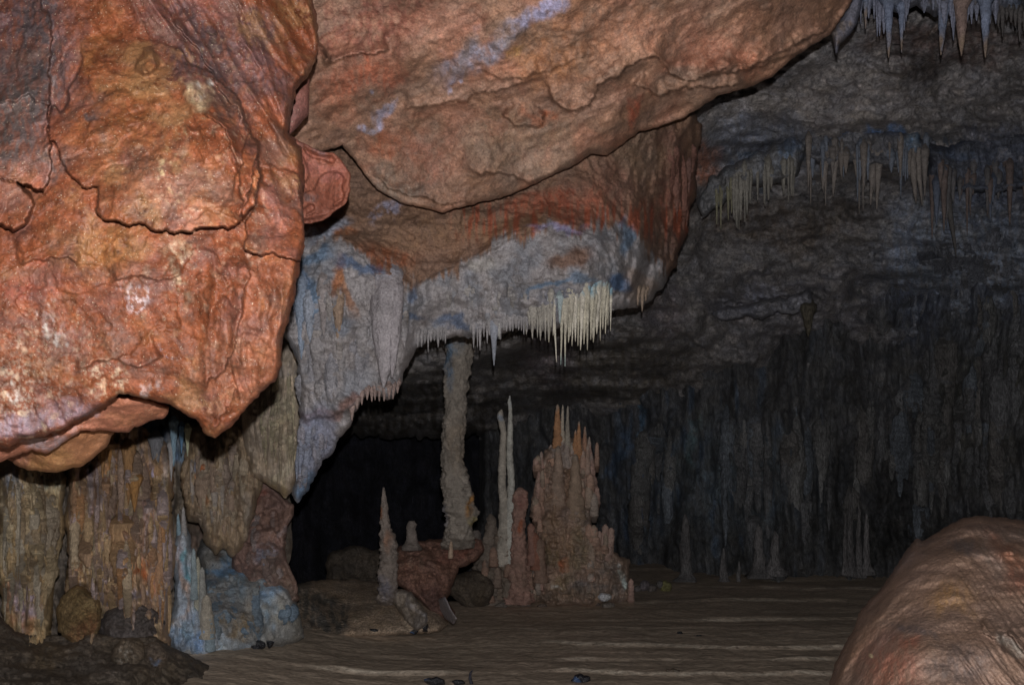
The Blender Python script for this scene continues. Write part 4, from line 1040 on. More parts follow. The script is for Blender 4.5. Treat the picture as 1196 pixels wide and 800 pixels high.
# ------------------------------------------------------------------ the spired formation
DC = 9.4
form = tag(bpy.data.objects.new('spired_stalagmite', None), 'large castle shaped stalagmite with many pinkish spires in the centre of the cave', 'stalagmite')
COL.objects.link(form); form.location = P(655, 702, DC)
fbody = own(relief('body', [(612, 690), (606, 660), (610, 640), (618, 625), (628, 612), (634, 600), (630, 585), (632, 565), (626, 555), (625, 545), (632, 540), (636, 530), (642, 522), (650, 516), (660, 512), (672, 510), (684, 512), (690, 520), (694, 532), (692, 548), (686, 556), (688, 575), (692, 590),
                    (692, 610), (698, 628), (712, 640), (724, 648), (734, 652), (736, 670), (738, 690), (742, 700), (722, 706), (706, 704), (690, 712), (670, 707), (650, 710), (630, 704), (600, 706), (596, 694)],
    [(615, 660, DC + .15), (660, 530, DC), (690, 560, DC + .1), (655, 600, DC - .15), (660, 680, DC - .2), (730, 670, DC + .1), (705, 700, DC - .15), (612, 690, DC + .1)], M_FLOW, (.33, .235, .185),
    [(660, 520, 26, 14, (.33, .30, .29), .7), (662, 560, 22, 26, (.30, .16, .08), .7), (645, 620, 18, 40, (.34, .23, .15), .5), (622, 650, 12, 14, (.42, .16, .09), .8), (655, 655, 8, 12, (.44, .17, .08), .8), (640, 655, 10, 20, (.20, .15, .08), .6), (685, 600, 10, 60, (.34, .29, .25), .6),
     (670, 660, 16, 40, (.28, .23, .15), .6), (715, 675, 18, 26, (.22, .19, .175), .8), (722, 660, 4, 6, (.55, .56, .56), .95), (722, 676, 5, 8, (.50, .56, .55), .95), (690, 690, 14, 14, (.20, .19, .19), .7), (665, 680, 3, 4, (.6, .58, .55), .95), (660, 695, 60, 10, (.17, .13, .10), .6)],
    step=.9, rim=(9, .2), thick=.5, jag=3.0, jstep=2, seed=60, gain=1.5, disp=lambda p, x, y, D: ridged(np.stack([x / 8 + n2(x, y, 30) * .8, y / 50, 0 * x], -1), 3) * .10 + fbm(p * 4, 4) * .16 + terr(fbm(np.stack([x / 12, y / 8, 0 * x], -1), 3), 6, .3) * .16 + fbm(p * 14, 3, .6) * .10), form)
PK = (.60, .40, .34); OR = (.58, .31, .17); CR_ = (.60, .52, .43)
SP = [(651, 472, 535, 5, OR, 0), (657, 473, 530, 2.6, CR_, 0), (663, 474, 535, 3.0, (.47, .42, .36), 0), (676, 492, 545, 3.4, OR, 0), (683, 498, 548, 3.6, (.46, .27, .19), .05), (672, 502, 545, 3.4, OR, 0),
      (688, 510, 548, 4, PK, .1), (646, 518, 560, 5, (.42, .27, .2), .05), (632, 527, 575, 4.6, PK, 0), (637, 536, 590, 6, (.40, .26, .2), 0), (643, 519, 575, 4.5, PK, .08), (668, 516, 560, 4.5, (.40, .32, .28), 0), (655, 510, 560, 6, (.34, .28, .25), 0),
      (662, 512, 560, 5, (.34, .28, .25), 0), (690, 527, 575, 5.5, PK, .08), (628, 556, 600, 6, (.36, .24, .19), 0), (681, 525, 570, 6, (.42, .28, .22), 0), (686, 520, 590, 5, (.38, .27, .22), 0), (634, 548, 610, 7, (.34, .22, .17), 0), (652, 520, 600, 8, (.33, .24, .19), -.1), (672, 530, 610, 9, (.33, .24, .18), -.15)]
for k, (x, y0, y1, w, c, dz) in enumerate(SP):
    c = tuple(v * (1.45 if k > 6 and c not in (PK, OR) else 1.12) for v in c)
    m = y0 + (y1 - y0) * .45
    own(spindle('spire', [(x + .3, y0, .4, DC + dz), (x + .2, y0 + 3, w * .4, DC + dz), (x - .2, m, w * .8, DC - .03 + dz), (x + .3, y1 - 14, w * 1.2, DC + .0 + dz), (x, y1, w * 1.4, DC + .12 + dz), (x, y1 + 14, w * .8, DC + .35 + dz)], DC, M_STAL, c, seg=18, nr=80, rough=.22, knob=.16, seed=61 + k * 1.3,
                blobs=[(x, y0, 6, 9, (.52, .47, .42), .7)]), form)
for k, (x, y0, y1, w) in enumerate(((692, 615, 665, 6), (699, 620, 655, 3.5), (706, 612, 655, 4.2), (713, 616, 650, 4.2), (701, 640, 660, 7), (709, 636, 658, 6))):
    own(spindle('knob', [(x + 1, y0, 1.2, DC), (x + 1, y0 + 3, w * .85, DC), (x, (y0 + y1) / 2, w, DC), (x - 2, y1, w * 1.1, DC + .1), (x - 3, y1 + 14, w * .7, DC + .3)], DC - .1, M_STAL, (.58, .41, .35), seg=16, nr=50, rough=.18, knob=.12, seed=90 + k), form)

random.seed(33)
for k in range(46):
    x = random.choice([random.uniform(622, 700), random.uniform(605, 740), 628 + random.uniform(-4, 6), 692 + random.uniform(-6, 6)])
    y1 = random.uniform(540, 700) if 625 < x < 698 else random.uniform(640, 702)
    if x < 618 or x > 710:
        y1 = random.uniform(670, 703)
    ww = random.uniform(2.4, 5.5); hh = random.uniform(10, 30)
    c = random.choice([PK, (.52, .40, .32), (.48, .40, .35), (.56, .37, .29), (.44, .34, .27)])
    own(spindle('knob', [(x, y1 - hh, .8, DC - .12), (x, y1 - hh + 3, ww * .8, DC - .12), (x, y1 - hh * .5, ww, DC - .12), (x, y1, ww * 1.1, DC - .05), (x, y1 + 8, ww * .6, DC + .25)], DC, M_STAL, c, seg=14, nr=40, rough=.22, knob=.12, seed=700 + k), form)
left = tag(bpy.data.objects.new('twin_stalagmite', None), 'pair of very thin pale spires on one lumpy base left of the big spired stalagmite', 'stalagmite')
COL.objects.link(left); left.location = P(592, 700, DC)
own(spindle('spire', [(595.5, 462, .6), (595, 468, 1.8), (595.5, 473, 2.4), (596, 480, 2.2), (596, 500, 3.2), (595, 530, 3.6), (597, 560, 4.0), (597, 585, 4.6), (596, 620, 6), (596, 660, 9)], DC, M_STAL, (.72, .70, .64), seg=18, nr=170, rough=.16, knob=.14, seed=70, blobs=[(595, 468, 5, 10, (.7, .72, .74), .8)]), left)
own(spindle('spire', [(586, 478, .8), (584.5, 482, 3), (584, 487, 4), (586, 494, 3.6), (588, 505, 3.8), (587, 530, 4.2), (586, 560, 4.6), (588, 585, 5.2), (590, 620, 8), (589, 660, 11)], DC + .02, M_STAL, (.60, .54, .47), seg=18, nr=170, rough=.16, knob=.12, seed=71, blobs=[(583, 488, 4, 5, (.5, .56, .66), .9)]), left)
own(spindle('knob', [(608, 569, 2), (608, 573, 6.5), (608, 582, 9), (608, 592, 8), (606, 602, 7), (606, 630, 8), (607, 660, 11), (607, 685, 14), (606, 704, 17)], DC - .12, M_STAL, (.46, .28, .23), seg=48, nr=150, rough=.26, knob=.12, nsc=3.2, seed=72, blobs=[(608, 584, 9, 12, (.42, .20, .17), .7), (609, 615, 4, 10, (.48, .15, .07), .9), (606, 670, 14, 22, (.24, .17, .13), .6)]), left)
own(spindle('knob', [(573, 600, 1.5), (573, 605, 5), (574, 618, 7), (574, 640, 12), (572, 670, 20), (570, 690, 24), (569, 704, 27)], DC + .1, M_STAL, (.27, .22, .185), seg=48, nr=120, rough=.3, knob=.1, nsc=3.2, seed=73), left)
own(spindle('knob', [(590, 612, 5), (590, 625, 12), (592, 650, 15), (594, 688, 20), (594, 704, 23)], DC + .08, M_STAL, (.32, .25, .20), seg=48, nr=110, rough=.3, knob=.1, nsc=3.2, seed=74), left)
for k in range(30):
    x = random.uniform(556, 622); ytop = float(np.interp(x, [556, 575, 590, 608, 622], [668, 625, 640, 640, 650]))
    y1 = random.uniform(ytop + 10, 704); ww = random.uniform(2.4, 5.5); hh = random.uniform(8, 24)
    c = random.choice([(.30, .23, .19), (.36, .27, .22), (.40, .26, .2), (.27, .22, .18)])
    own(spindle('knob', [(x, y1 - hh, .8, DC - .14), (x, y1 - hh + 3, ww * .8, DC - .14), (x, y1 - hh * .5, ww, DC - .14), (x, y1, ww * 1.2, DC - .1), (x, y1 + 8, ww * .6, DC + .25)], DC, M_STAL, c, seg=14, nr=40, rough=.24, knob=.12, seed=800 + k), left)
for k, (x, y0, y1, w, c) in enumerate(((620, 611, 660, 4.5, (.36, .2, .16)), (625, 622, 665, 5, (.36, .17, .12)), (630, 628, 680, 6, (.33, .22, .17)))):
    own(spindle('knob', [(x, y0, 1.5), (x, y0 + 4, w), (x + 1, (y0 + y1) / 2, w * .9), (x + 2, y1, w * 1.5)], DC - .2, M_STAL, c, seg=16, nr=44, rough=.16, knob=.1, seed=75 + k), left)

# rubble skirt round the formations
random.seed(4)
for k in range(14):
    x = random.uniform(545, 735); y = random.uniform(698, 708)
    d = ground_depth(y + 2) ; r = random.uniform(2.5, 6)
    o = rock('small_stone', (x, y), r * 1.4, r * .8, min(d, 9.9), random.choice([(.22, .17, .14), (.28, .24, .21), (.17, .13, .11)]), 'small rough stone lying at the foot of the spired formation', 100 + k, group='stones at the foot of the spired formation')
rock('white_stone', (706, 697), 8, 5, 9.0, (.72, .72, .76), 'bluish white lump on the floor at the right foot of the spired formation', 120)
for k, (x, y, r, c) in enumerate(((745, 688, 5, (.2, .18, .18)), (753, 684, 7, (.22, .19, .2)), (762, 687, 6, (.21, .18, .17)), (778, 685, 7, (.3, .28, .12)), (771, 683, 5, (.2, .18, .17)))):
    rock('small_stone', (x, y), r, r * 1.0, 10.2, c, 'yellowish stone on the floor right of the spired formation' if k == 3 else 'grey angular stone in the short row right of the spired formation', 125 + k, group=None if k == 3 else 'stones right of the spired formation')

# dark glossy stones on the terraced floor
BL = [((301, 753), 9, 7, 'black cup shaped stone at the edge of the pale blue flowstone'), ((315, 750), 5, 6, 'small blue black stone right against the black cup shaped stone'),
      ((494, 732), 7, 6, 'glossy blue black stone under the pale folded tongue'), ((483, 737), 6, 3, 'flat black stone left of the glossy one under the tongue'), ((436, 736), 6, 2.6, 'small black stone at the foot of the brown mud slope'),
      ((508, 796), 12, 6, 'dark blue stone cut by the lower edge of the photo, left of the two'), ((536, 797), 8, 4, 'low blue grey stone beside the curved dark splinter at the bottom edge'), ((679, 793), 12, 7, 'dark blue rounded stone at the bottom edge under the big formation'),
      ((794, 740), 4, 3, 'small black stone on a pale terrace lip right of centre, the left of two'), ((816, 743), 4, 2, 'small black stone on a pale terrace lip right of centre, the right of two'), ((786, 784), 9, 3.6, 'brown stone on the bright terrace lip near the bottom edge')]
for k, (c, rx, ry, lab) in enumerate(BL):
    d = float(ground_depth(c[1] + ry * .6)); m = rx / F * d
    d = min(d, surf(slope, c[0], c[1], d), surf(blue, c[0], min(c[1], 752), d) if c[0] < 330 else d)
    rock('dark_stone', c, rx, ry, d - m * .3, (.10, .075, .055) if k == 10 else (.022, .022, .028), lab, 140 + k, mat=M_BLACK, lump=.5, blobs=() if k in (0, 10) else [(c[0] - 1, c[1] - ry * .4, rx * .5, ry * .35, (.08, .14, .28), .9)])
spl = spindle('dark_splinter', [(553, 782, .5), (551, 783, 1.2), (549, 787, 1.6), (549, 792, 2), (551, 799, 2.4)], float(ground_depth(799)), M_BLACK, (.03, .03, .045), seg=10, nr=20, rough=.15, seed=160)
tag(spl, 'thin curved dark splinter standing up at the bottom edge', 'splinter')

# ================================================================== STALACTITES
def stal(x, y0, y1, w, d, c, label, group, cat='stalactite', bend=0.0, mat=None, seg=12, seed=0.0, blobs=(), root=1.5, d1=None, on=None):
    if on is not None:
        d = min(surf(on, x - bend, y0, d), surf(on, x - bend * .6, y0 + (y1 - y0) * .35, d + 9), d + 9) + w * d / F * .2
    br = max(3 * w, 8) * d / F
    ym = y0 + (y1 - y0) * .5
    dd1 = d if d1 is None else d1
    o = spindle('stalactite', [(x - bend, y0 - w * 1.6 - 3, w * root * .3, d + br), (x - bend, y0 - w * .5, w * root, d + w * d / F * 1.1), (x - bend * .8, y0 + (y1 - y0) * .18, w * .95, d), (x - bend * .5, ym, w * .62, d), (x - bend * .15, y0 + (y1 - y0) * .82, w * .34, d), (x, y1, .35, d)],
                d, mat or M_STAL, c, seg=seg, nr=34, rough=.16, flute=.12, seed=seed, blobs=blobs, nsc=1.2)
    tag(o, label, cat, group)
    return o


random.seed(11)
# fringe along the lower edge of the grey flowstone
edge_x = [487, 500, 515, 540, 570, 600, 620, 644, 660]; edge_y = [396, 394, 392, 388, 384, 378, 379, 380, 376]
x = 488.0
while x < 618:
    y = np.interp(x, edge_x, edge_y); L = 5 + min(24, random.expovariate(1 / 8.0))
    if not 522 < x < 552:
        stal(x, y - 8, y + L, random.uniform(1.4, 3.8), 5.6, (.36, .34, .35), 'short grey stalactite in the fringe below the grey hanging flowstone', 'short stalactites under the grey flowstone', seed=x, on=body)
    x += random.uniform(2.6, 4.6)
stal(577, 378, 427, 4.5, 5.5, (.34, .36, .42), 'long thin grey stalactite hanging just right of the tall column', None, seed=3, on=body)
stal(583, 374, 396, 2.2, 5.45, (.5, .5, .48), 'very thin pale stalactite close right of the long grey one', None, seed=5, on=body)
# small ones between
x = 612.0
while x < 646:
    y0 = np.interp(x, [612, 646], [372, 350]); y1 = np.interp(x, [612, 620, 635, 646], [382, 390, 394, 400]) * random.uniform(.985, 1.01)
    stal(x, y0 + random.uniform(-8, 8), y1 - random.uniform(-8, 12), random.uniform(1.5, 3.4), 5.36, (.42, .39, .35), 'small cream stalactite at the left end of the bright fringe', 'small stalactites at the left end of the bright fringe', seed=x, on=body)
    x += random.uniform(2.6, 4.0)
# bright fringe
TIPS = [(641, 400), (646, 392), (650, 423), (655, 426), (660, 428), (664, 400), (668, 404), (672, 399), (675, 404), (678, 409), (682, 402), (686, 409), (690, 397), (693, 400), (697, 390), (701, 398), (704, 385), (707, 390), (710, 380), (713, 387)]
for k, (tx, ty) in enumerate(TIPS):
    top = float(np.interp(tx, [640, 650, 665, 680, 700, 714], [352, 350, 352, 334, 326, 334])) + random.uniform(-4, 4)
    d = 5.22 - (tx - 640) * .0006 + random.uniform(-.03, .03)
    if 3 <= k + 1 <= 5:
        lab = ['leftmost of the three longest cream stalactites in the bright fringe', 'middle one of the three longest cream stalactites in the bright fringe', 'rightmost and lowest reaching of the three longest cream stalactites'][k - 2]; g = None
    elif k == 19:
        lab = 'cream stalactite with a blue root at the right end of the bright fringe'; g = None
    else:
        lab = 'cream stalactite of middle length in the bright fringe'; g = 'cream stalactites of the bright fringe'
    stal(tx, top + random.uniform(0, 8), ty, random.choice([2.0, 2.8, 3.6, 5.2]), d, random.choice([(.62, .57, .46), (.54, .50, .41), (.68, .63, .54)]), lab, g, bend=-random.uniform(0, 3) if k != 2 else 4, seed=k * 3.3, seg=14, root=1.1, on=body,
         blobs=[(tx, top, 12, 12, (.22, .42, .55) if tx > 676 else (.30, .33, .40), .85), (tx, ty, 5, 14, (.34, .50, .52) if k in (3, 4) else (.55, .50, .40), .7)])
for k in range(10):
    tx = random.uniform(655, 712); top = float(np.interp(tx, [640, 665, 680, 712], [345, 340, 330, 326])); ty = float(np.interp(tx, [640, 650, 665, 690, 712], [385, 392, 392, 384, 366])) + random.uniform(-26, 4)
    stal(tx, top + random.uniform(0, 10), ty, random.uniform(2, 5.6), 5.28 + random.uniform(-.02, .05), (.52, .48, .40), 'cream stalactite of middle length in the bright fringe', 'cream stalactites of the bright fringe', seed=k * 7.3, root=1.1, on=body)
stal(654, 348, 378, 3.4, 5.2, (.42, .50, .52), 'pale turquoise stalactite hanging free left of the bright fringe top', None, seed=9, on=body)
for k, (tx, ty) in enumerate(((745, 357), (750, 364), (754, 352))):
    stal(tx, 338, ty, 3, 5.75, (.36, .27, .21), 'small brown stalactite in the trio right of the bright fringe', 'three brown stalactites right of the bright fringe', seed=k + 60, on=body)
# large cones on the grey flowstone
zc = surf(body, 451, 360, 5.1)
g1 = spindle('stalactite', [(454, 300, 8, zc + .25), (453, 318, 17, zc + .10), (451, 340, 18, zc + .03), (450, 360, 17, zc), (450, 390, 14, zc), (450, 415, 10, zc - .02), (449, 435, 6, zc - .04), (448, 453, 1, zc - .05)], 5.0, M_GREY, (.36, .33, .35), seg=40, nr=90, rough=.10, flute=.16, seed=80, blobs=[(452, 322, 20, 10, (.25, .28, .36), .7)], nsc=.7)
tag(g1, 'biggest grey stalactite, a thick cone hanging against the grey flowstone left of the column', 'stalactite')
g2 = spindle('stalactite', [(463, 315, 4, zc + .15), (462, 335, 9, zc), (462, 360, 8, zc - .03), (460, 400, 6, zc - .05), (459, 425, 3.5, zc - .06), (458, 441, .8, zc - .06)], 4.98, M_GREY, (.34, .31, .33), seg=24, nr=50, rough=.1, flute=.14, seed=81)
tag(g2, 'slim grey stalactite fused to the right side of the biggest cone', 'stalactite')
for k, (tx, y0, ty, w) in enumerate(((378, 330, 392, 8), (395, 345, 402, 7), (362, 345, 400, 9), (352, 330, 420, 9))):
    stal(tx, y0, ty, w, 5.02, [(.34, .30, .30), (.38, .27, .2), (.3, .33, .4), (.24, .29, .38)][k],
         ['grey stalactite with rusty root between the blue stains left of the big cone', 'brownish stalactite under the orange stain left of the big cone', 'pale blue stalactite beside the blue stain by the red rock', 'blue grey stalactite closest to the edge of the big red rock'][k], None, seed=k * 2 + 90, mat=M_GREY, seg=22, on=body, root=.9)
# ragged hem under the left lobe of the grey flowstone
for k in range(11):
    tx = 412 + k * 5.2 + random.uniform(-1.5, 1.5)
    y = np.interp(tx, [408, 425, 440, 452, 470], [488, 462, 460, 462, 452])
    stal(tx, y - 8, y + random.uniform(3, 9), 3, 5.42, (.30, .22, .2), 'stubby stalactite under the left lobe of the grey flowstone', 'stubby stalactites under the left lobe of the grey flowstone', seed=k + 200, mat=M_GREY, on=body)
# stalactites and streaks on the left wall, under the rounded rocks
LW = [(128, 505, 548, 4, (.40, .20, .07), 'orange stalactite just right of the rounded brown rock'), (120, 512, 560, 4, (.36, .2, .09), 'rusty brown stalactite touching the rounded brown rock'), (212, 500, 530, 3, (.14, .26, .42), 'blue stalactite on the left wall under the red rock'),
      (219, 502, 533, 3, (.48, .50, .36), 'yellowish white stalactite on the left wall under the red rock'), (203, 495, 545, 4, (.22, .33, .42), 'grey blue stalactite left of the yellowish one on the left wall'), (200, 520, 562, 3.2, (.38, .37, .38), 'thin grey stalactite with a free tip on the left wall'),
      (182, 515, 560, 6, (.2, .2, .22), 'dark grey stalactite on the blue part of the left wall'), (150, 525, 590, 6, (.36, .2, .09), 'brown stalactite above the lilac spot of the orange curtain'), (157, 560, 598, 6, (.42, .22, .08), 'orange pointed stalactite in the middle of the brown curtain')]
for k, (tx, y0, y1, w, c, lab) in enumerate(LW):
    stal(tx, y0, y1, w, 6.2 if k in (7, 8) else 6.5, c, lab, None, seed=k + 250, mat=M_FLOW, seg=14, on=colB if k in (0, 1, 6, 7, 8) else None)

# upper right: hanging from the ceiling near the top edge
hang = relief('hanging_flowstone', [(975, -90), (1240, -90), (1240, 10), (1196, 22), (1170, 16), (1150, 10), (1130, 18), (1110, 14), (1090, 20), (1070, 8), (1050, 14), (1020, 12), (1000, 8), (985, 10), (960, -20)],
    [(980, -60, 5.4), (1230, -60, 5.6), (1000, 5, 5.6), (1100, 10, 5.6), (1200, 10, 5.8)], M_GREY, (.16, .19, .26), [(1110, 0, 60, 30, (.17, .14, .14), .6), (1030, 0, 30, 30, (.17, .22, .34), .7), (1200, 0, 30, 40, (.09, .08, .08), .9)],
    step=2, rim=(10, .12), thick=.5, jag=2.5, seed=85, disp=d_flute(14, .07, 31, .12))
tag(hang, 'bluish flowstone shelf at the upper right corner that carries the long stalactites', 'flowstone')
flat = relief('stalactite', [(1008, -20), (1006, 10), (1000, 30), (992, 42), (981, 52), (977, 67), (974, 52), (970, 38), (982, 22), (994, 0), (996, -20)], [(1002, -10, 5.3), (996, 20, 5.3), (976, 60, 5.28), (985, 30, 5.3)], M_GREY, (.20, .20, .26),
              [(984, 42, 10, 10, (.24, .19, .16), .8)], step=1.0, rim=(6, .10), thick=.15, jag=.8, seed=302, disp=lambda p, x, y, D: fbm(p * 5, 3) * .05)
tag(flat, 'flat bluish stalactite closest to the edge of the red ceiling', 'stalactite')
UR = [(1011, -5, 34, 4, 0, 'short blue stalactite between the first flat one and the next long one'), (1038, -5, 68, 8, 0, 'long blue stalactite, second of the long ones from the red ceiling'),
      (1053, 8, 62, 4.5, 0, 'thin brown tipped stalactite right beside the second long one'), (1099, -5, 65, 9, -4, 'long brown tipped stalactite in the middle of the upper right row'), (1123, -5, 66, 11, 0, 'brownish stalactite with a wide root left of the last big one'), (1151, -8, 68, 9, 0, 'last big blue stalactite at the right end of the upper row')]
for k, (tx, y0, y1, w, bend, lab) in enumerate(UR):
    stal(tx, y0, y1, w * .72, 5.45, (.24, .17, .15) if k == 4 else (.18, .21, .30), lab, None, bend=bend, seed=k + 300, seg=18, root=2.3, mat=M_GREY, blobs=[(tx, y1, 10, 28, (.26, .19, .14), .9)])
random.seed(5)
for k in range(44):
    tx = random.uniform(1000, 1165); y0 = random.uniform(-10, 6); L = min(34, 6 + random.expovariate(1 / 9.0))
    stal(tx, y0, y0 + 8 + L, random.uniform(1.8, 4.4), 5.5 + random.uniform(0, .12), (.20, .21, .28), 'short dull blue stalactite filling the gaps of the upper right row', 'short stalactites in the upper right row', seed=k + 320, mat=M_GREY, on=hang, root=1.2)
for k in range(8):
    tx = 1166 + k * 5; y0 = 10 + random.uniform(-3, 3)
    stal(tx, y0, y0 + random.uniform(14, 40), 3, 5.9, (.10, .09, .09), 'short black stalactite at the top of the right edge', 'dark stalactites at the top right edge', seed=k + 350, mat=M_GREY, on=hang)

# rows under the ledge of the far ceiling
def ledge(name, poly, ctrl, col, blobs, lab, seed):
    o = relief(name, poly, ctrl, M_CEIL, col, blobs, step=1.8, rim=(6, .25), thick=.9, jag=4.5, seed=seed, gain=1.5, disp=lambda p, x, y, D: fbm(p * 1.5, 4) * .5 + terr(fbm(p * 2, 4), 7, .3) * .4 + ridged(np.stack([x / 10, y / 60, 0 * x], -1), 3) * .10)
    tag(o, lab, 'rock ledge')
    return o


LG1 = ledge('rock_ledge', [(815, 235), (830, 205), (860, 190), (900, 170), (930, 160), (945, 175), (935, 195), (925, 215), (900, 212), (880, 218), (855, 228), (835, 246), (818, 258)],
      [(820, 240, 8.6), (870, 195, 8.6), (940, 170, 8.9), (900, 210, 8.7)], (.20, .20, .215), [(882, 178, 12, 8, BLUE, .9), (925, 175, 20, 16, (.18, .25, .38), .8), (850, 200, 16, 12, (.13, .14, .16), .7), (905, 190, 20, 10, (.25, .27, .32), .6)], 'pale grey ledge beside the right end of the red ceiling', 86)
LG2 = ledge('rock_ledge', [(935, 165), (960, 152), (1000, 150), (1040, 150), (1075, 152), (1082, 175), (1070, 190), (1040, 196), (1010, 194), (980, 190), (955, 195), (942, 185)],
      [(940, 170, 8.9), (1000, 155, 9.0), (1075, 160, 9.0), (1010, 190, 8.9)], (.17, .17, .19), [(1000, 160, 50, 8, (.06, .08, .13), .8), (1065, 158, 16, 12, BLUE, .8), (1020, 158, 10, 8, BLUE, .7)], 'grey ledge above the middle row of far stalactites', 87)
LG3 = ledge('rock_ledge', [(1078, 165), (1110, 170), (1150, 160), (1200, 155), (1300, 150), (1300, 215), (1200, 222), (1150, 225), (1110, 222), (1085, 210)],
      [(1085, 180, 9.1), (1200, 165, 9.0), (1290, 180, 8.9), (1150, 220, 9.0)], (.11, .12, .155), [(1120, 180, 40, 10, (.08, .11, .18), .7)], 'dark blue grey ledge above the right row of far stalactites', 88)
random.seed(8)


def gap(tx, s=16.0, k=0.0):
    return float(perlin(np.array([[tx / s, k, 3.3]]))[0])


for k in range(58):
    tx = random.uniform(836, 930); y0 = float(np.interp(tx, [838, 870, 925], [232, 205, 195])); y1 = float(np.interp(tx, [838, 850, 870, 900, 925], [262, 270, 258, 245, 235])) - min(30, random.expovariate(1 / 10.0)) + 4
    g = gap(tx, 12, 1)
    if g < -.22:
        continue
    y1 = y0 + (y1 - y0) * (.75 + g)
    stal(tx, y0 + random.uniform(-12, 2), max(y1, y0 + 8), random.uniform(1.2, 3.4), 8.45 + random.uniform(-.1, .25), (.33, .31, .28) if tx > 856 else (.33, .31, .22), 'thin far stalactite in the row beside the red ceiling', 'far stalactites beside the red ceiling', seed=k + 400, mat=M_GREY, seg=10, on=LG1, root=1.1)
for k in range(70):
    tx = random.uniform(942, 1082); y0 = 178 + random.uniform(-16, 6); y1 = 196 + min(44, random.expovariate(1 / 15.0))
    g = gap(tx, 15, 2)
    if g < -.2:
        continue
    y1 = y0 + 14 + (y1 - y0 - 14) * (.7 + 1.5 * g)
    stal(tx, y0, max(y1, y0 + 8), random.uniform(1.4, 4.4), 8.7 + random.uniform(-.15, .2), random.choice([(.28, .25, .24), (.25, .28, .35), (.31, .27, .25)]), 'far grey stalactite in the middle row under the grey ledge', 'far stalactites under the grey ledge', seed=k + 460, mat=M_GREY, seg=10, on=LG2, root=1.1)
for (tx, y1, w, lab) in ((961, 222, 6, 'far stalactite with a wide pale root at the left end of the middle row'), (973, 230, 4.5, 'long far stalactite second from the left end of the middle row'), (1017, 240, 4.5, 'left one of the two longest far stalactites in the middle row'),
                        (1024, 245, 4.5, 'right one of the two longest far stalactites in the middle row'), (1070, 238, 5, 'left one of two long slanting far stalactites at the right end of the middle row'), (1077, 240, 4, 'right one of two long slanting far stalactites at the right end of the middle row')):
    stal(tx, 178, y1, w, 8.6, (.34, .30, .28), lab, None, bend=-3 if tx < 1060 else 6, seed=tx, mat=M_GREY, seg=12, on=LG2, root=1.3)
for k in range(46):
    tx = random.uniform(1083, 1215); y0 = 206 + random.uniform(-16, 8); y1 = y0 + 14 + min(60, random.expovariate(1 / 18.0))
    g = gap(tx, 15, 3)
    if g < -.25:
        continue
    stal(tx, y0, y1, random.uniform(1.5, 4.4), 8.9 + random.uniform(-.1, .2), random.choice([(.20, .19, .20), (.18, .21, .29), (.23, .18, .17)]), 'dim far stalactite in the right row near the edge', 'far stalactites near the right edge', seed=k + 520, mat=M_GREY, seg=10, on=LG3, root=1.1)
stal(1117, 205, 300, 4.6, 8.7, (.15, .14, .14), 'longest dim stalactite, a slanting one in the right row', None, bend=14, seed=77, mat=M_GREY, on=LG3, root=1.1)
shf = relief('rock_ledge', [(826, 366), (850, 358), (872, 357), (890, 350), (920, 348), (944, 338), (951, 349), (946, 362), (926, 366), (908, 364), (894, 372), (870, 370), (850, 375)], [(835, 365, 10.4), (890, 350, 10.3), (948, 350, 10.4), (890, 372, 10.2)], M_CEIL, (.34, .34, .39), step=1.5, rim=(4, .2), thick=.8, jag=3.0, seed=90,
             disp=lambda p, x, y, D: fbm(p * 2, 4) * .6 + terr(fbm(p * 3, 4), 5, .3) * .4)
tag(shf, 'small pale ledge jutting from the dark wall right of the fringe', 'rock ledge')
stal(944, 362, 394, 7, 10.3, (.17, .15, .115), 'stumpy brown stalactite below the small pale ledge on the dark wall', None, seed=14, mat=M_WALL)
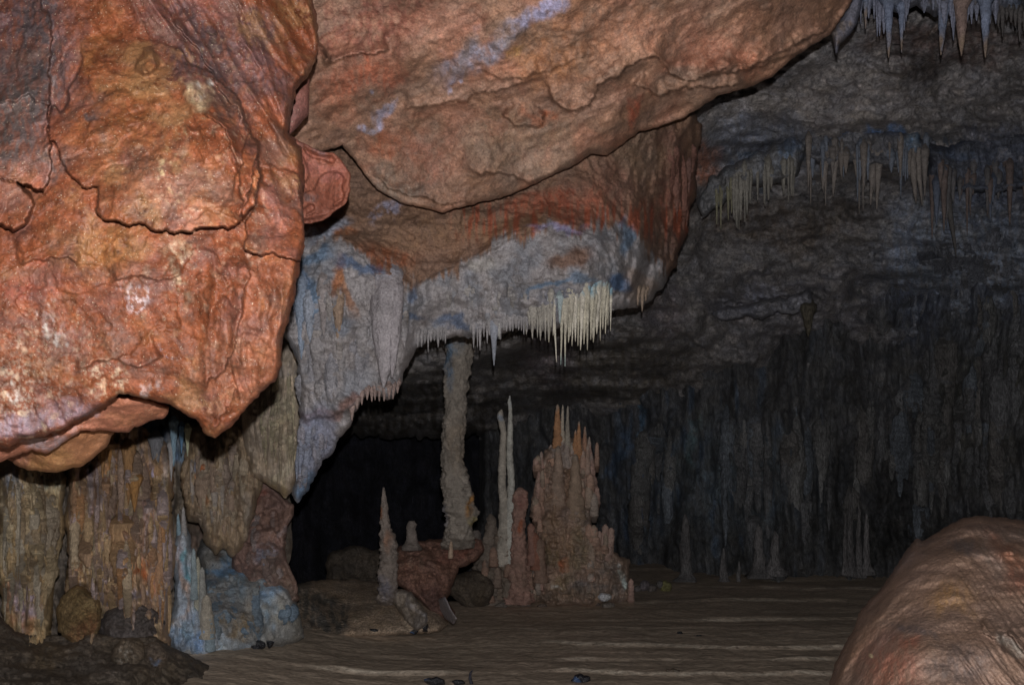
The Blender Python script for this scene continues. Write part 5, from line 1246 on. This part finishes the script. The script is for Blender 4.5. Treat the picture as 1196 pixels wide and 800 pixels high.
# slim stalagmites and pale posts against the back wall
random.seed(21)
BP = [(863, 655, 690, 3, 'thin pale stalagmite standing on the floor edge in front of the dark wall'), (845, 640, 680, 4, 'dim stalagmite left of the thin pale one by the dark wall'), (886, 612, 668, 7, 'grey rounded post of the pair against the dark wall, left'), (905, 620, 665, 7, 'grey rounded post of the pair against the dark wall, right'),
      (987, 598, 665, 2.6, 'tallest slim stalagmite in front of the dark wall near the mound'), (1003, 590, 668, 3.4, 'slim stalagmite right beside the tallest one near the mound'), (993, 575, 666, 4, 'dim tapering post behind the slim stalagmites near the mound'), (1012, 600, 665, 4, 'short dim stalagmite, last before the big mound'), (800, 600, 676, 7, 'dim grey stalagmite against the dark wall right of the spired formation')]
for k, (x, y0, y1, w, lab) in enumerate(BP):
    o = spindle('stalagmite', [(x, y0, .8), (x + .6, y0 + 6, w * .5), (x - .5, (y0 + y1) / 2, w * .8), (x + .5, y1 - 6, w * 1.1), (x + .5, y1 + 6, w * 2.4)], 11.0, M_WALL, (.21, .20, .205), seg=18, nr=60, rough=.26, knob=.16, nsc=1.0, seed=k + 600)
    tag(o, lab, 'stalagmite')

# ================================================================== LIGHT
w = bpy.data.worlds.new("World"); scene.world = w; w.use_nodes = True
nt = w.node_tree
bg = nt.nodes['Background']; sky = nt.nodes.new('ShaderNodeTexSky'); sky.sky_type = 'NISHITA'; sky.sun_disc = False
sky.sun_elevation = math.radians(40); sky.sun_rotation = math.radians(180)
nt.links.new(sky.outputs[0], bg.inputs[0]); bg.inputs[1].default_value = 0.05
fl = bpy.data.lights.new("camera_flash", 'POINT'); fl.energy = 680; fl.shadow_soft_size = .012; fl.color = (1.0, .985, .97)
fo = bpy.data.objects.new("camera_flash", fl); COL.objects.link(fo)
fo.location = EYE + CU * .135 + CR * .01 - CF * .0
scene.cycles.max_bounces = 4; scene.cycles.diffuse_bounces = 3; scene.cycles.glossy_bounces = 2
scene.cycles.use_denoising = True
try:
    scene.cycles.denoiser = 'OPENIMAGEDENOISE'
except Exception:
    pass
scene.view_settings.view_transform = 'Standard'; scene.view_settings.look = 'None'
scene.view_settings.exposure = 0.0; scene.view_settings.gamma = 1.0
